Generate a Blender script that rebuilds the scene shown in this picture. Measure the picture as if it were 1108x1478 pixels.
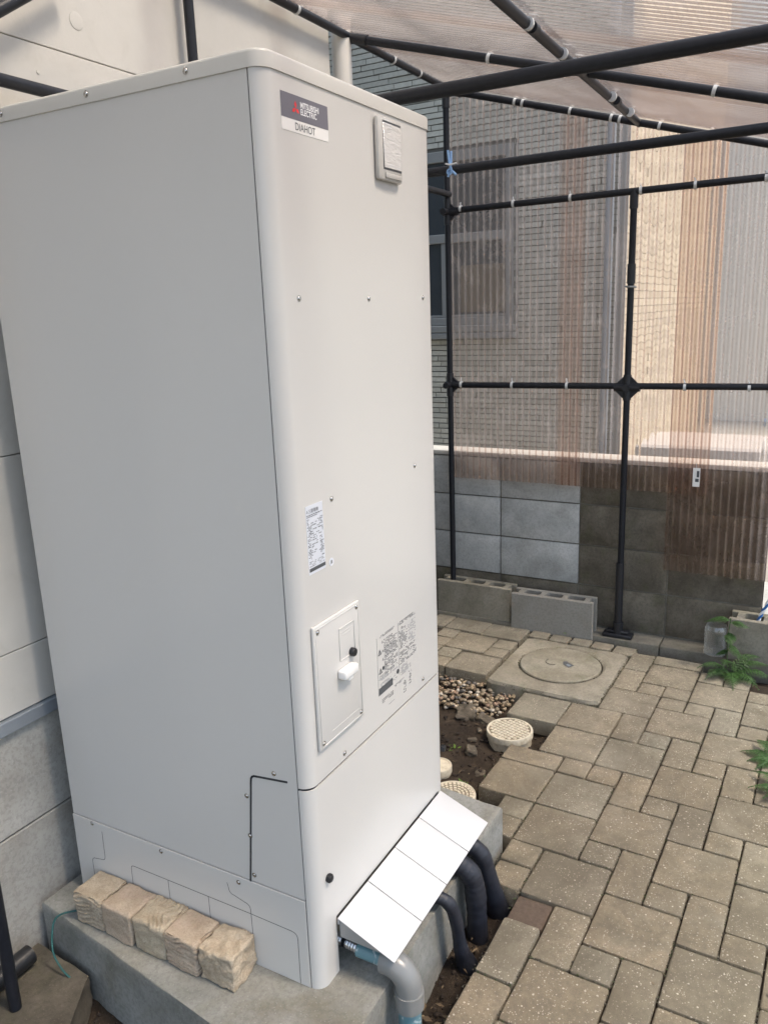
import bpy, bmesh, math, random
from mathutils import Vector, Matrix, noise
R = math.radians
for o in list(bpy.data.objects): bpy.data.objects.remove(o)
sc = bpy.context.scene
C = sc.collection
random.seed(7)

# ------------------------------------------------------------------ camera, sky, sun, exposure
FPX, YAW, PITCH, ROLL = 1155.1, 0.51204, -0.24467, -0.03737
cd = bpy.data.cameras.new('camera'); cam = bpy.data.objects.new('camera', cd); C.objects.link(cam)
fw = Vector((math.cos(PITCH)*math.cos(YAW), math.cos(PITCH)*math.sin(YAW), math.sin(PITCH)))
r0 = Vector((math.sin(YAW), -math.cos(YAW), 0)); u0 = r0.cross(fw)
rt = math.cos(ROLL)*r0 + math.sin(ROLL)*u0; up = -math.sin(ROLL)*r0 + math.cos(ROLL)*u0
m = Matrix((rt, up, -fw)).transposed().to_4x4(); m.translation = Vector((-1.1604, -0.8474, 1.42108))
cam.matrix_world = m
cd.sensor_fit = 'VERTICAL'; cd.sensor_height = 24; cd.lens = FPX/1478*24
cd.clip_start = .02; cd.clip_end = 3000
sc.camera = cam
SUN_EL, SUN_AZ = 60, -87           # azimuth: direction towards the sun, counter-clockwise from +x
w = bpy.data.worlds.new('World'); sc.world = w; w.use_nodes = True
nt = w.node_tree; bg = nt.nodes['Background']
sky = nt.nodes.new('ShaderNodeTexSky'); sky.sky_type = 'NISHITA'; sky.sun_disc = False
sky.sun_elevation = R(SUN_EL); sky.sun_rotation = R(90-SUN_AZ); sky.air_density = 1.0; sky.dust_density = 0.5; sky.ozone_density = 1.0
# thin bright cloud veil over the blue
tcw = nt.nodes.new('ShaderNodeTexCoord'); cn = nt.nodes.new('ShaderNodeTexNoise'); cn.inputs['Scale'].default_value = 2.2; cn.inputs['Detail'].default_value = 6; cn.inputs['Roughness'].default_value = .55
nt.links.new(tcw.outputs['Generated'], cn.inputs['Vector']); cr_ = nt.nodes.new('ShaderNodeMapRange'); cr_.inputs[1].default_value = .35; cr_.inputs[2].default_value = .65; cr_.inputs[3].default_value = .30; cr_.inputs[4].default_value = .62
nt.links.new(cn.outputs[0], cr_.inputs[0]); cm = nt.nodes.new('ShaderNodeMix'); cm.data_type = 'RGBA'; cm.inputs[7].default_value = (6.3, 7.2, 8.6, 1)
nt.links.new(cr_.outputs[0], cm.inputs[0]); nt.links.new(sky.outputs[0], cm.inputs[6]); nt.links.new(cm.outputs[2], bg.inputs[0]); bg.inputs[1].default_value = 0.13
sl = bpy.data.lights.new('sun', 'SUN'); so = bpy.data.objects.new('sun', sl); C.objects.link(so)
sl.energy = 2.7; sl.angle = R(14); sl.color = (1, .92, .79)
sd = Vector((math.cos(R(SUN_EL))*math.cos(R(SUN_AZ)), math.cos(R(SUN_EL))*math.sin(R(SUN_AZ)), math.sin(R(SUN_EL))))
so.rotation_euler = sd.to_track_quat('Z', 'Y').to_euler()
sc.view_settings.view_transform = 'Standard'; sc.view_settings.look = 'None'
sc.view_settings.gamma = 1; sc.view_settings.use_curve_mapping = False
sc.view_settings.exposure = 0.95
sc.render.engine = 'CYCLES'
sc.cycles.transparent_max_bounces = 24; sc.cycles.max_bounces = 12; sc.cycles.transmission_bounces = 8

# ------------------------------------------------------------------ materials
MATS = {}
def newmat(name):
    mt = bpy.data.materials.new(name); mt.use_nodes = True
    for n in list(mt.node_tree.nodes): mt.node_tree.nodes.remove(n)
    return mt, mt.node_tree
class NT:
    def __init__(s, name):
        s.m, s.t = newmat(name); s.out = s.n('ShaderNodeOutputMaterial')
    def n(s, typ, **k):
        nd = s.t.nodes.new(typ)
        for a, b in k.items():
            if a.startswith('i_'): 
                key = a[2:]; key = int(key) if key.isdigit() else key.replace('_', ' ')
                nd.inputs[key].default_value = b
            else: setattr(nd, a, b)
        return nd
    def l(s, a, b): s.t.links.new(a, b)
    def coord(s, rnd=True):
        tc = s.n('ShaderNodeTexCoord'); 
        if not rnd: return tc.outputs['Object']
        oi = s.n('ShaderNodeObjectInfo'); mul = s.n('ShaderNodeVectorMath', operation='SCALE'); mul.inputs[0].default_value = (37, 61, 17)
        s.l(oi.outputs['Random'], mul.inputs[3]); ad = s.n('ShaderNodeVectorMath', operation='ADD')
        s.l(tc.outputs['Object'], ad.inputs[0]); s.l(mul.outputs[0], ad.inputs[1]); return ad.outputs[0]
    def noise(s, co, scale, detail=5, rough=.55, dist=0):
        nd = s.n('ShaderNodeTexNoise'); nd.inputs['Scale'].default_value = scale; nd.inputs['Detail'].default_value = detail
        nd.inputs['Roughness'].default_value = rough; nd.inputs['Distortion'].default_value = dist
        if co is not None: s.l(co, nd.inputs['Vector'])
        return nd.outputs['Fac']
    def ramp(s, fac, stops, interp='LINEAR'):
        nd = s.n('ShaderNodeValToRGB'); cr = nd.color_ramp; cr.interpolation = interp
        while len(cr.elements) < len(stops): cr.elements.new(.5)
        for e, (p, c) in zip(cr.elements, stops):
            e.position = p; e.color = (*c, 1) if hasattr(c, '__len__') else (c, c, c, 1)
        s.l(fac, nd.inputs[0]); return nd.outputs[0]
    def mix(s, fac, a, b, mode='MIX'):
        nd = s.n('ShaderNodeMix', data_type='RGBA', blend_type=mode)
        for sock, v in ((nd.inputs[0], fac), (nd.inputs[6], a), (nd.inputs[7], b)):
            if isinstance(v, (int, float)): sock.default_value = v
            elif isinstance(v, tuple): sock.default_value = (*v, 1)
            else: s.l(v, sock)
        return nd.outputs[2]
    def math(s, op, a, b=0, c=0):
        nd = s.n('ShaderNodeMath', operation=op)
        for i, v in enumerate((a, b, c)):
            if isinstance(v, (int, float)): nd.inputs[i].default_value = v
            else: s.l(v, nd.inputs[i])
        return nd.outputs[0]
    def bump(s, h, strength=.3, dist=.002, nrm=None):
        nd = s.n('ShaderNodeBump'); nd.inputs['Strength'].default_value = strength; nd.inputs['Distance'].default_value = dist
        s.l(h, nd.inputs['Height'])
        if nrm: s.l(nrm, nd.inputs['Normal'])
        return nd.outputs[0]
    def bsdf(s, col, rough=.6, metal=0, spec=.5, nrm=None, **k):
        nd = s.n('ShaderNodeBsdfPrincipled')
        for key, v in (('Base Color', col), ('Roughness', rough), ('Metallic', metal), ('Specular IOR Level', spec)) + tuple((a.replace('_', ' '), b) for a, b in k.items()):
            if isinstance(v, (int, float)): nd.inputs[key].default_value = v
            elif isinstance(v, tuple): nd.inputs[key].default_value = (*v, 1) if len(v) == 3 else v
            else: s.l(v, nd.inputs[key])
        if nrm: s.l(nrm, nd.inputs['Normal'])
        s.l(nd.outputs[0], s.out.inputs[0]); return nd
    def rnd(s): return s.n('ShaderNodeObjectInfo').outputs['Random']

def simple(name, col, rough=.5, metal=0, spec=.5, nscale=0, nvar=.15, bump=0, **k):
    t = NT(name); co = t.coord(); nrm = None; c = col
    if nscale:
        f = t.noise(co, nscale, 6, .6)
        c = t.mix(f, tuple(x*(1-nvar) for x in col), tuple(min(1, x*(1+nvar)) for x in col))
        if bump: nrm = t.bump(f, .5, bump)
    t.bsdf(c, rough, metal, spec, nrm, **k); MATS[name] = t.m; return t.m

def mat_paint(name, col, rough=.38):
    t = NT(name); co = t.coord(False)
    f = t.noise(co, 1.6, 3); g = t.noise(co, 900, 2); h = t.noise(co, 28, 5, .7)
    c = t.mix(t.ramp(f, [(.3, 0), (.7, 1)]), tuple(x*.99 for x in col), col)
    c = t.mix(t.math('MULTIPLY', t.ramp(h, [(.55, 0), (.8, 1)]), .015), c, (.33, .29, .24))
    rr = t.math('MULTIPLY_ADD', f, .05, rough-.02)
    n1 = t.bump(g, .06, .0005); n2 = t.bump(t.noise(co, 3, 1), .10, .004, n1)
    t.bsdf(c, rr, 0, .5, n2); MATS[name] = t.m
mat_paint('tank_paint', (.59, .574, .54), .24)
mat_paint('tank_lid', (.58, .56, .51), .30)
simple('tank_core', (.05, .05, .05), .8)
simple('groove', (.035, .037, .04), .7)
simple('white_metal', (.57, .57, .565), .35, nscale=3, nvar=.02)
simple('screw', (.5, .49, .47), .25, 1)
simple('black_plastic', (.010, .011, .013), .45)
simple('black_pipe', (.010, .0115, .016), .42, spec=.35, nscale=60, nvar=.5, bump=.0003)
simple('black_fitting', (.013, .014, .018), .42)
simple('clip_plastic', (.62, .63, .62), .4)
simple('rubber_wrap', (.016, .018, .026), .5, nscale=55, nvar=.4, bump=.002)
simple('grey_pvc', (.20, .205, .20), .3, nscale=20, nvar=.08)
simple('white_pvc', (.70, .67, .60), .4, nscale=9, nvar=.06)
simple('flex_metal', (.6, .6, .6), .3, .9)
simple('sticker_grey', (.15, .145, .17), .3)
simple('sticker_white', (.82, .80, .76), .35)
simple('label_silver', (.66, .68, .72), .35)
simple('print_dark', (.075, .08, .085), .6)
simple('print_mid', (.22, .23, .235), .6)
simple('print_white', (.85, .85, .85), .5)
simple('print_red', (.75, .03, .03), .4)
simple('bezel', (.50, .48, .44), .22)
simple('alu_dark', (.10, .105, .11), .4, .6)
simple('alu_grey', (.30, .31, .31), .4, .3)
simple('peg_blue', (.22, .38, .62), .35)
simple('wire_green', (.007, .075, .07), .45)
simple('rope_blue', (.02, .12, .35), .6, nscale=200, nvar=.5)
simple('rope_white', (.7, .72, .74), .7)
simple('cream_wall', (.80, .66, .47), .8, nscale=3, nvar=.05)
simple('white_wall', (.84, .80, .72), .8, nscale=3, nvar=.05)
simple('roof_dark', (.08, .075, .075), .7, nscale=4, nvar=.2)
simple('storage_white', (.55, .52, .49), .5)
simple('bin_blue', (.16, .28, .50), .5)
simple('soil_dark', (.022, .015, .0105), .95, nscale=70, nvar=.5, bump=.004)
simple('cap_groove', (.20, .165, .11), .8)
simple('bark', (.10, .07, .045), .9, nscale=30, nvar=.3, bump=.01)
simple('flash_metal', (.24, .27, .30), .45, .1, nscale=14, nvar=.12)
simple('coping', (.58, .56, .52), .7, nscale=12, nvar=.10, bump=.001)
simple('leaf_dry', (.40, .37, .31), .8)

def mat_lightblue():
    t = NT('pvc_lightblue'); co = t.coord()
    f = t.noise(co, 24, 3, .5, 1.5)
    c = t.mix(t.ramp(f, [(.60, 0), (.63, 1)]), (.12, .235, .27), (.38, .46, .48))
    t.bsdf(c, .3); MATS['pvc_lightblue'] = t.m
mat_lightblue()

def mat_concrete(name, a, b, stain=(.10, .095, .06), sa=.35, sc_=6, moss=0, rough=.88, bump=.0012):
    t = NT(name); co = t.coord()
    f = t.noise(co, sc_, 6, .62, .4); g = t.noise(co, 90, 6, .7); s_ = t.noise(co, 3.1, 5, .65, .8); p = t.noise(co, 260, 3, .6)
    c = t.mix(t.ramp(f, [(.3, 0), (.7, 1)]), a, b)
    c = t.mix(t.math('MULTIPLY', t.ramp(s_, [(.48, 0), (.72, 1)]), sa), c, stain)
    c = t.mix(t.math('MULTIPLY', t.ramp(g, [(.42, 1), (.52, 0)]), .30), c, tuple(x*.55 for x in a))
    c = t.mix(t.math('MULTIPLY', t.ramp(p, [(.62, 0), (.70, 1)]), .35), c, tuple(min(1, x*1.6) for x in b))
    if moss:
        mo = t.noise(co, 11, 6, .7); c = t.mix(t.math('MULTIPLY', t.ramp(mo, [(.52, 0), (.66, 1)]), moss), c, (.07, .085, .03))
    v = t.mix(.12, c, t.mix(t.rnd(), (.5, .48, .44), (1, 1, 1)), 'MULTIPLY')
    h = t.math('ADD', t.math('MULTIPLY', g, .6), t.math('MULTIPLY', p, .4))
    t.bsdf(v, rough, 0, .3, t.bump(h, .6, bump)); MATS[name] = t.m
mat_concrete('slab_concrete', (.175, .178, .162), (.30, .302, .28), (.13, .11, .07), .65, 5, .15)
mat_concrete('block_light', (.38, .39, .38), (.56, .565, .55), (.22, .215, .19), .65, 7, .06)
mat_concrete('block_dark', (.09, .078, .060), (.20, .178, .14), (.05, .040, .028), .65, 7, .25)
mat_concrete('block_hollow', (.25, .225, .175), (.35, .32, .26), (.10, .085, .05), .45, 5, .25)
mat_concrete('block_hollow_grey', (.27, .25, .215), (.31, .30, .27), (.17, .155, .12), .35, 5)
mat_concrete('footing', (.14, .13, .108), (.22, .205, .17), (.08, .07, .05), .5, 6, .3)
mat_concrete('manhole_concrete', (.22, .20, .155), (.34, .315, .255), (.13, .11, .075), .75, 8, .35)
mat_concrete('lid_concrete', (.22, .205, .16), (.34, .32, .26), (.16, .135, .09), .6, 10, .25)
mat_concrete('foundation', (.32, .315, .29), (.45, .445, .415), (.21, .175, .125), .55, 4)
mat_concrete('rough_slab', (.065, .058, .045), (.135, .12, .095), (.03, .025, .018), .6, 9, .15, bump=.003)
mat_concrete('yard', (.42, .405, .37), (.52, .50, .46), (.2, .19, .17), .3, 2)

def mat_siding():
    t = NT('siding'); co = t.coord(False)
    f = t.noise(co, 2.2, 6, .6, .5); g = t.noise(co, 40, 6, .7); s_ = t.noise(co, 9, 6, .7, .6)
    c = t.mix(t.ramp(f, [(.3, 0), (.7, 1)]), (.50, .485, .445), (.60, .585, .54))
    c = t.mix(t.math('MULTIPLY', t.ramp(s_, [(.55, 0), (.75, 1)]), .28), c, (.38, .36, .31))
    t.bsdf(c, .7, 0, .35, t.bump(g, .35, .0015)); MATS['siding'] = t.m
mat_siding()

def mat_paver():
    t = NT('paver_face'); co = t.coord(); rn = t.rnd()
    base = t.ramp(rn, [(0, (.30, .245, .166)), (.25, (.235, .195, .134)), (.45, (.20, .172, .122)), (.65, (.29, .24, .162)), (.82, (.25, .23, .172)), (1, (.175, .146, .104))])
    tcg = t.n('ShaderNodeNewGeometry'); sx = t.n('ShaderNodeSeparateXYZ'); t.l(tcg.outputs['Position'], sx.inputs[0])
    far = t.n('ShaderNodeMapRange', i_1=1.3, i_2=2.4); t.l(sx.outputs[0], far.inputs[0])
    base = t.mix(t.math('MULTIPLY', far.outputs[0], .55), base, (.37, .36, .29))       # greener, more weathered stones by the wall
    f = t.noise(co, 9, 6, .65, .5); g = t.noise(co, 420, 4, .7); mid = t.noise(co, 70, 5, .7)
    c = t.mix(t.math('MULTIPLY', t.ramp(f, [(.38, 1), (.60, 0)]), .5), base, (.12, .10, .07))
    c = t.mix(t.math('MULTIPLY', t.ramp(mid, [(.38, 1), (.56, 0)]), .5), c, (.14, .115, .085))
    g2 = t.noise(co, 900, 2, .5)
    c = t.mix(t.math('MULTIPLY', t.ramp(g2, [(.35, 1), (.52, 0)]), .6), c, (.09, .072, .05))
    v = t.n('ShaderNodeTexVoronoi', i_Scale=210.0); t.l(co, v.inputs['Vector'])
    sep = t.n('ShaderNodeSeparateColor'); t.l(v.outputs['Color'], sep.inputs[0])
    chip = t.math('MULTIPLY', t.math('LESS_THAN', v.outputs['Distance'], .36), t.math('GREATER_THAN', sep.outputs[0], .72))
    chip = t.math('MULTIPLY', chip, t.ramp(t.noise(co, 14, 3), [(.35, .25), (.6, 1)]))
    c = t.mix(t.math('MULTIPLY', chip, .55), c, t.mix(sep.outputs[1], (.42, .36, .27), (.66, .60, .50)))
    v2 = t.n('ShaderNodeTexVoronoi', i_Scale=120.0); t.l(co, v2.inputs['Vector']); s2 = t.n('ShaderNodeSeparateColor'); t.l(v2.outputs['Color'], s2.inputs[0])
    chip2 = t.math('MULTIPLY', t.math('LESS_THAN', v2.outputs['Distance'], .30), t.math('GREATER_THAN', s2.outputs[0], .93))
    c = t.mix(t.math('MULTIPLY', chip2, .6), c, (.62, .56, .46))
    h = t.math('ADD', t.math('MULTIPLY', mid, .5), t.math('MULTIPLY', g, .5))
    pn = t.noise(tcg.outputs['Position'], 5.5, 6, .68, .6); c = t.mix(t.math('MULTIPLY', t.ramp(pn, [(.46, 0), (.66, 1)]), .55), c, (.115, .10, .07))
    pm = t.noise(tcg.outputs['Position'], 2.3, 5, .7, .3); c = t.mix(t.math('MULTIPLY', t.ramp(pm, [(.50, 0), (.68, 1)]), .35), c, (.33, .30, .235))
    t.bsdf(c, .86, 0, .3, t.bump(h, .8, .0026)); MATS['paver_face'] = t.m
    t = NT('paver_dark'); co = t.coord(); mid = t.noise(co, 90, 6, .75)
    t.bsdf(t.mix(mid, (.05, .035, .025), (.16, .12, .09)), .9, 0, .3, t.bump(mid, .8, .003)); MATS['paver_dark'] = t.m
mat_paver()

def mat_soil():
    t = NT('soil'); co = t.coord(False)
    f = t.noise(co, 14, 7, .7, .5); g = t.noise(co, 85, 8, .75); h = t.noise(co, 300, 4, .7)
    c = t.ramp(f, [(.3, (.020, .014, .010)), (.55, (.042, .030, .020)), (.75, (.075, .056, .038))])
    c = t.mix(t.math('MULTIPLY', t.ramp(g, [(.58, 0), (.72, 1)]), .5), c, (.12, .095, .066))
    hh = t.math('ADD', g, t.math('MULTIPLY', h, .3))
    t.bsdf(c, .93, 0, .3, t.bump(hh, 1, .008)); MATS['soil'] = t.m
mat_soil()
def mat_grit():
    t = NT('joint_grit'); r_ = t.n('ShaderNodeNewGeometry').outputs['Random Per Island']
    t.bsdf(t.ramp(r_, [(0, (.05, .04, .028)), (.5, (.10, .085, .06)), (.75, (.06, .08, .025)), (1, (.20, .17, .13))]), .9); MATS['joint_grit'] = t.m
mat_grit()
def mat_litter():
    t = NT('litter'); r_ = t.n('ShaderNodeNewGeometry').outputs['Random Per Island']
    t.bsdf(t.ramp(r_, [(0, (.06, .04, .022)), (.5, (.16, .11, .06)), (1, (.26, .20, .12))]), .8); MATS['litter'] = t.m
mat_litter()

def mat_stone(name, a, b, c3, strat=30):
    t = NT(name); co = t.coord()
    mp = t.n('ShaderNodeMapping'); mp.inputs['Scale'].default_value = (1, 1, 1.7); t.l(co, mp.inputs[0])
    f = t.noise(mp.outputs[0], strat, 8, .68, .5); s_ = t.noise(co, 14, 5, .6, .8); g = t.noise(co, 240, 5, .7)
    c = t.mix(t.ramp(f, [(.35, 0), (.65, 1)]), a, b); c = t.mix(t.math('MULTIPLY', t.ramp(s_, [(.45, 0), (.65, 1)]), .6), c, c3)
    c = t.mix(t.math('MULTIPLY', t.ramp(g, [(.38, 1), (.52, 0)]), .35), c, tuple(x*.5 for x in a))
    t.bsdf(c, .9, 0, .25, t.bump(t.math('ADD', f, t.math('MULTIPLY', g, .8)), .9, .0035)); MATS[name] = t.m
mat_stone('stone_beige', (.34, .275, .195), (.51, .43, .325), (.50, .42, .31), 20)
mat_stone('stone_pink', (.36, .285, .205), (.49, .405, .31), (.43, .33, .26), 12)
mat_stone('stone_grey', (.33, .27, .19), (.50, .425, .32), (.42, .37, .27), 14)

def mat_pebble():
    t = NT('pebble_skin'); gi = t.n('ShaderNodeNewGeometry'); r_ = gi.outputs['Random Per Island']
    c = t.ramp(r_, [(0, (.19, .135, .08)), (.2, (.27, .21, .13)), (.4, (.115, .105, .095)), (.5, (.31, .25, .17)), (.75, (.28, .19, .13)), (.9, (.52, .46, .37)), (1, (.19, .16, .13))], 'CONSTANT')
    c = t.mix(.25, c, t.ramp(t.noise(t.coord(False), 150, 4), [(.3, .2), (.7, .9)]), 'MULTIPLY')
    t.bsdf(c, .6); MATS['pebble_skin'] = t.m
mat_pebble()
mat_stone('rock_skin', (.07, .06, .046), (.17, .145, .11), (.12, .10, .075), 20)

def mat_tile():
    t = NT('facade_tile_face'); gi = t.n('ShaderNodeNewGeometry'); r_ = gi.outputs['Random Per Island']; co = t.coord(False)
    c = t.ramp(r_, [(0, (.46, .455, .40)), (.5, (.55, .545, .48)), (1, (.62, .61, .54))])
    g = t.noise(co, 45, 5, .7); c = t.mix(t.math('MULTIPLY', t.ramp(g, [(.4, 1), (.6, 0)]), .3), c, (.36, .35, .30))
    t.bsdf(c, .6, 0, .4, t.bump(g, .5, .003)); MATS['facade_tile_face'] = t.m
mat_tile()
def mat_tile2():
    t = NT('side_tile_face'); r_ = t.n('ShaderNodeNewGeometry').outputs['Random Per Island']
    t.bsdf(t.ramp(r_, [(0, (.52, .44, .33)), (1, (.66, .57, .43))]), .65, 0, .4); MATS['side_tile_face'] = t.m
mat_tile2()
simple('grout', (.15, .145, .13), .95)

def mat_leaf(name, col):
    t = NT(name); r_ = t.n('ShaderNodeNewGeometry').outputs['Random Per Island']
    c = t.mix(r_, tuple(x*.65 for x in col), tuple(x*1.35 for x in col))
    b = t.n('ShaderNodeBsdfPrincipled'); t.l(c, b.inputs['Base Color']); b.inputs['Roughness'].default_value = .5
    tr = t.n('ShaderNodeBsdfTranslucent'); t.l(c, tr.inputs[0]); mx = t.n('ShaderNodeMixShader'); mx.inputs[0].default_value = .35
    t.l(b.outputs[0], mx.inputs[1]); t.l(tr.outputs[0], mx.inputs[2]); t.l(mx.outputs[0], t.out.inputs[0]); MATS[name] = t.m
mat_leaf('fern_leaf', (.062, .135, .035)); mat_leaf('weed_leaf', (.12, .22, .03)); mat_leaf('tree_leaf', (.12, .16, .03))

def mat_poly(name, tint, tint2, refr, trans, ior, haze, gloss, lo=.05, hi=.9):
    t = NT(name); lw = t.n('ShaderNodeLayerWeight', i_Blend=.35)
    col = t.mix(t.ramp(lw.outputs['Facing'], [(lo, 0), (hi, 1)]), tint, tint2)
    co = t.coord(); dn = t.noise(co, 6, 6, .7, .5)
    tr = t.n('ShaderNodeBsdfTransparent'); t.l(col, tr.inputs[0])
    rf = t.n('ShaderNodeBsdfRefraction'); t.l(col, rf.inputs[0]); rf.inputs['IOR'].default_value = ior; rf.inputs['Roughness'].default_value = .16
    m1 = t.n('ShaderNodeMixShader'); m1.inputs[0].default_value = refr; t.l(tr.outputs[0], m1.inputs[1]); t.l(rf.outputs[0], m1.inputs[2])
    tl = t.n('ShaderNodeBsdfTranslucent', i_0=(*trans, 1)); df = t.n('ShaderNodeBsdfDiffuse', i_0=(*trans, 1))
    m0 = t.n('ShaderNodeMixShader'); m0.inputs[0].default_value = .03; t.l(tl.outputs[0], m0.inputs[1]); t.l(df.outputs[0], m0.inputs[2])
    m2 = t.n('ShaderNodeMixShader'); t.l(t.math('MULTIPLY_ADD', t.ramp(dn, [(.45, 0), (.75, 1)]), haze, haze*.9), m2.inputs[0]); t.l(m1.outputs[0], m2.inputs[1]); t.l(m0.outputs[0], m2.inputs[2])  # noise-varied translucent share that makes the sheets milky
    gl = t.n('ShaderNodeBsdfGlossy', i_1=.2); fr = t.n('ShaderNodeFresnel', i_0=1.5)
    m3 = t.n('ShaderNodeMixShader'); t.l(t.math('MULTIPLY', fr.outputs[0], gloss), m3.inputs[0]); t.l(m2.outputs[0], m3.inputs[1]); t.l(gl.outputs[0], m3.inputs[2])
    t.l(m3.outputs[0], t.out.inputs[0]); MATS[name] = t.m
mat_poly('poly_wall', (.97, .90, .86), (.66, .52, .455), .9, (.92, .79, .71), 1.018, .22, .12, .02, .30)
mat_poly('poly_roof', (.97, .905, .87), (.77, .665, .62), .25, (.95, .88, .84), 1.03, .09, .35, .1, .9)

def mat_glass():
    t = NT('window_glass'); co = t.coord(False)
    t.bsdf((.035, .045, .055), .08, 0, .8); MATS['window_glass'] = t.m
    t = NT('curtain'); t.bsdf((.15, .125, .09), .5); MATS['curtain'] = t.m
    t = NT('clear_plastic'); b = t.n('ShaderNodeBsdfTransparent', i_0=(.93, .94, .93, 1)); g = t.n('ShaderNodeBsdfGlossy', i_1=.06); fr = t.n('ShaderNodeFresnel', i_0=1.6)
    df = t.n('ShaderNodeBsdfDiffuse', i_0=(.8, .82, .8, 1)); lw = t.n('ShaderNodeLayerWeight', i_Blend=.4); m0 = t.n('ShaderNodeMixShader'); t.l(t.math('MULTIPLY_ADD', lw.outputs['Facing'], .35, .05), m0.inputs[0]); t.l(b.outputs[0], m0.inputs[1]); t.l(df.outputs[0], m0.inputs[2])
    mx = t.n('ShaderNodeMixShader'); mx.inputs[0].default_value = .10; t.l(m0.outputs[0], mx.inputs[1]); t.l(g.outputs[0], mx.inputs[2]); t.l(mx.outputs[0], t.out.inputs[0]); MATS['clear_plastic'] = t.m
    t = NT('foil'); co = t.coord(False); mp = t.n('ShaderNodeMapping'); mp.inputs['Scale'].default_value = (1, 1, 4); t.l(co, mp.inputs[0])
    h = t.noise(mp.outputs[0], 26, 3, .5, 1.5)
    t.bsdf((.80, .77, .73), .14, .35, .6, t.bump(h, .8, .003)); MATS['foil'] = t.m
mat_glass()
def mat_cap():
    t = NT('cap_cream'); co = t.coord(); f = t.noise(co, 60, 5, .7)
    t.bsdf(t.mix(t.ramp(f, [(.45, 0), (.7, 1)]), (.66, .60, .47), (.46, .39, .27)), .5); MATS['cap_cream'] = t.m
mat_cap()

# ------------------------------------------------------------------ mesh helpers
def finish(o_name, bm, mat, parent=None, smooth=35, link=True):
    bm.normal_update()
    if smooth:
        for f in bm.faces: f.smooth = True
        ca = math.cos(R(smooth))
        for e in bm.edges:
            if len(e.link_faces) == 2 and e.link_faces[0].normal.dot(e.link_faces[1].normal) < ca: e.smooth = False
    me = bpy.data.meshes.new(o_name); bm.to_mesh(me); bm.free()
    me.materials.append(MATS[mat])
    o = bpy.data.objects.new(o_name, me)
    if parent is not None: o.parent = parent
    if link: C.objects.link(o)
    return o
def tag(o, label=None, cat=None, group=None, kind=None):
    if label: o['label'] = label
    if cat: o['category'] = cat
    if group: o['group'] = group
    if kind: o['kind'] = kind
    return o
def empty(name, loc=(0, 0, 0), rz=0, label=None, cat=None, group=None, kind=None):
    o = bpy.data.objects.new(name, None); C.objects.link(o); o.location = loc; o.rotation_euler[2] = rz; o.empty_display_size = .05
    return tag(o, label, cat, group, kind)
def recenter(o):
    """move the object's origin to the base centre of its mesh (children keep their place)"""
    vs = [v.co for v in o.data.vertices]
    c = Vector(((min(v.x for v in vs)+max(v.x for v in vs))/2, (min(v.y for v in vs)+max(v.y for v in vs))/2, min(v.z for v in vs)))
    o.data.transform(Matrix.Translation(-c)); o.location = o.location + c; return o
def B(): return bmesh.new()
def box(bm, x0, x1, y0, y1, z0, z1, bev=0, seg=1):
    r = bmesh.ops.create_cube(bm, size=1); vs = r['verts']
    for v in vs: v.co = Vector(((x0+x1)/2 + v.co.x*(x1-x0), (y0+y1)/2 + v.co.y*(y1-y0), (z0+z1)/2 + v.co.z*(z1-z0)))
    if bev:
        es = list({e for v in vs for e in v.link_edges})
        bmesh.ops.bevel(bm, geom=es, offset=bev, segments=seg, affect='EDGES', profile=.5)
    return bm
def prism(bm, pts, z0, z1, bev=0):
    a = [bm.verts.new((x, y, z0)) for x, y in pts]; b = [bm.verts.new((x, y, z1)) for x, y in pts]
    n = len(pts); fs = [bm.faces.new(list(reversed(a))), bm.faces.new(b)]
    for i in range(n): fs.append(bm.faces.new((a[i], a[(i+1) % n], b[(i+1) % n], b[i])))
    if bev:
        es = [e for e in fs[1].edges]; bmesh.ops.bevel(bm, geom=es, offset=bev, segments=2, affect='EDGES', profile=.5)
    return bm
def tube(bm, pts, r, seg=12, cap=True, radii=None):
    pts = [Vector(p) for p in pts]; n = len(pts); rings = []
    t0 = (pts[1]-pts[0]).normalized(); ref = Vector((0, 0, 1)) if abs(t0.z) < .9 else Vector((1, 0, 0))
    nr = t0.cross(ref).normalized()
    for i, p in enumerate(pts):
        t = (pts[min(i+1, n-1)]-pts[max(i-1, 0)]).normalized()
        nr = (nr - t*nr.dot(t)).normalized(); bi = t.cross(nr); rr = radii[i] if radii else r
        rings.append([bm.verts.new(p + (nr*math.cos(2*math.pi*k/seg)+bi*math.sin(2*math.pi*k/seg))*rr) for k in range(seg)])
    for a, b in zip(rings, rings[1:]):
        for k in range(seg): bm.faces.new((a[k], a[(k+1) % seg], b[(k+1) % seg], b[k]))
    if cap: bm.faces.new(list(reversed(rings[0]))); bm.faces.new(rings[-1])
    return bm
def lathe(bm, prof, c=(0, 0, 0), seg=24, axis='Z'):
    c = Vector(c); rings = []
    for r, h in prof:
        ring = []
        for k in range(seg):
            a = 2*math.pi*k/seg; x, y = r*math.cos(a), r*math.sin(a)
            p = {'Z': (x, y, h), '-Y': (x, -h, y), '-X': (-h, -x, y)}[axis]
            ring.append(bm.verts.new(c+Vector(p)))
        rings.append(ring)
    for a, b in zip(rings, rings[1:]):
        for k in range(seg): bm.faces.new((a[k], a[(k+1) % seg], b[(k+1) % seg], b[k]))
    if prof[0][0] > 1e-6: bm.faces.new(list(reversed(rings[0])))
    if prof[-1][0] > 1e-6: bm.faces.new(rings[-1])
    bmesh.ops.remove_doubles(bm, verts=bm.verts, dist=1e-7)
    return bm
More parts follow.
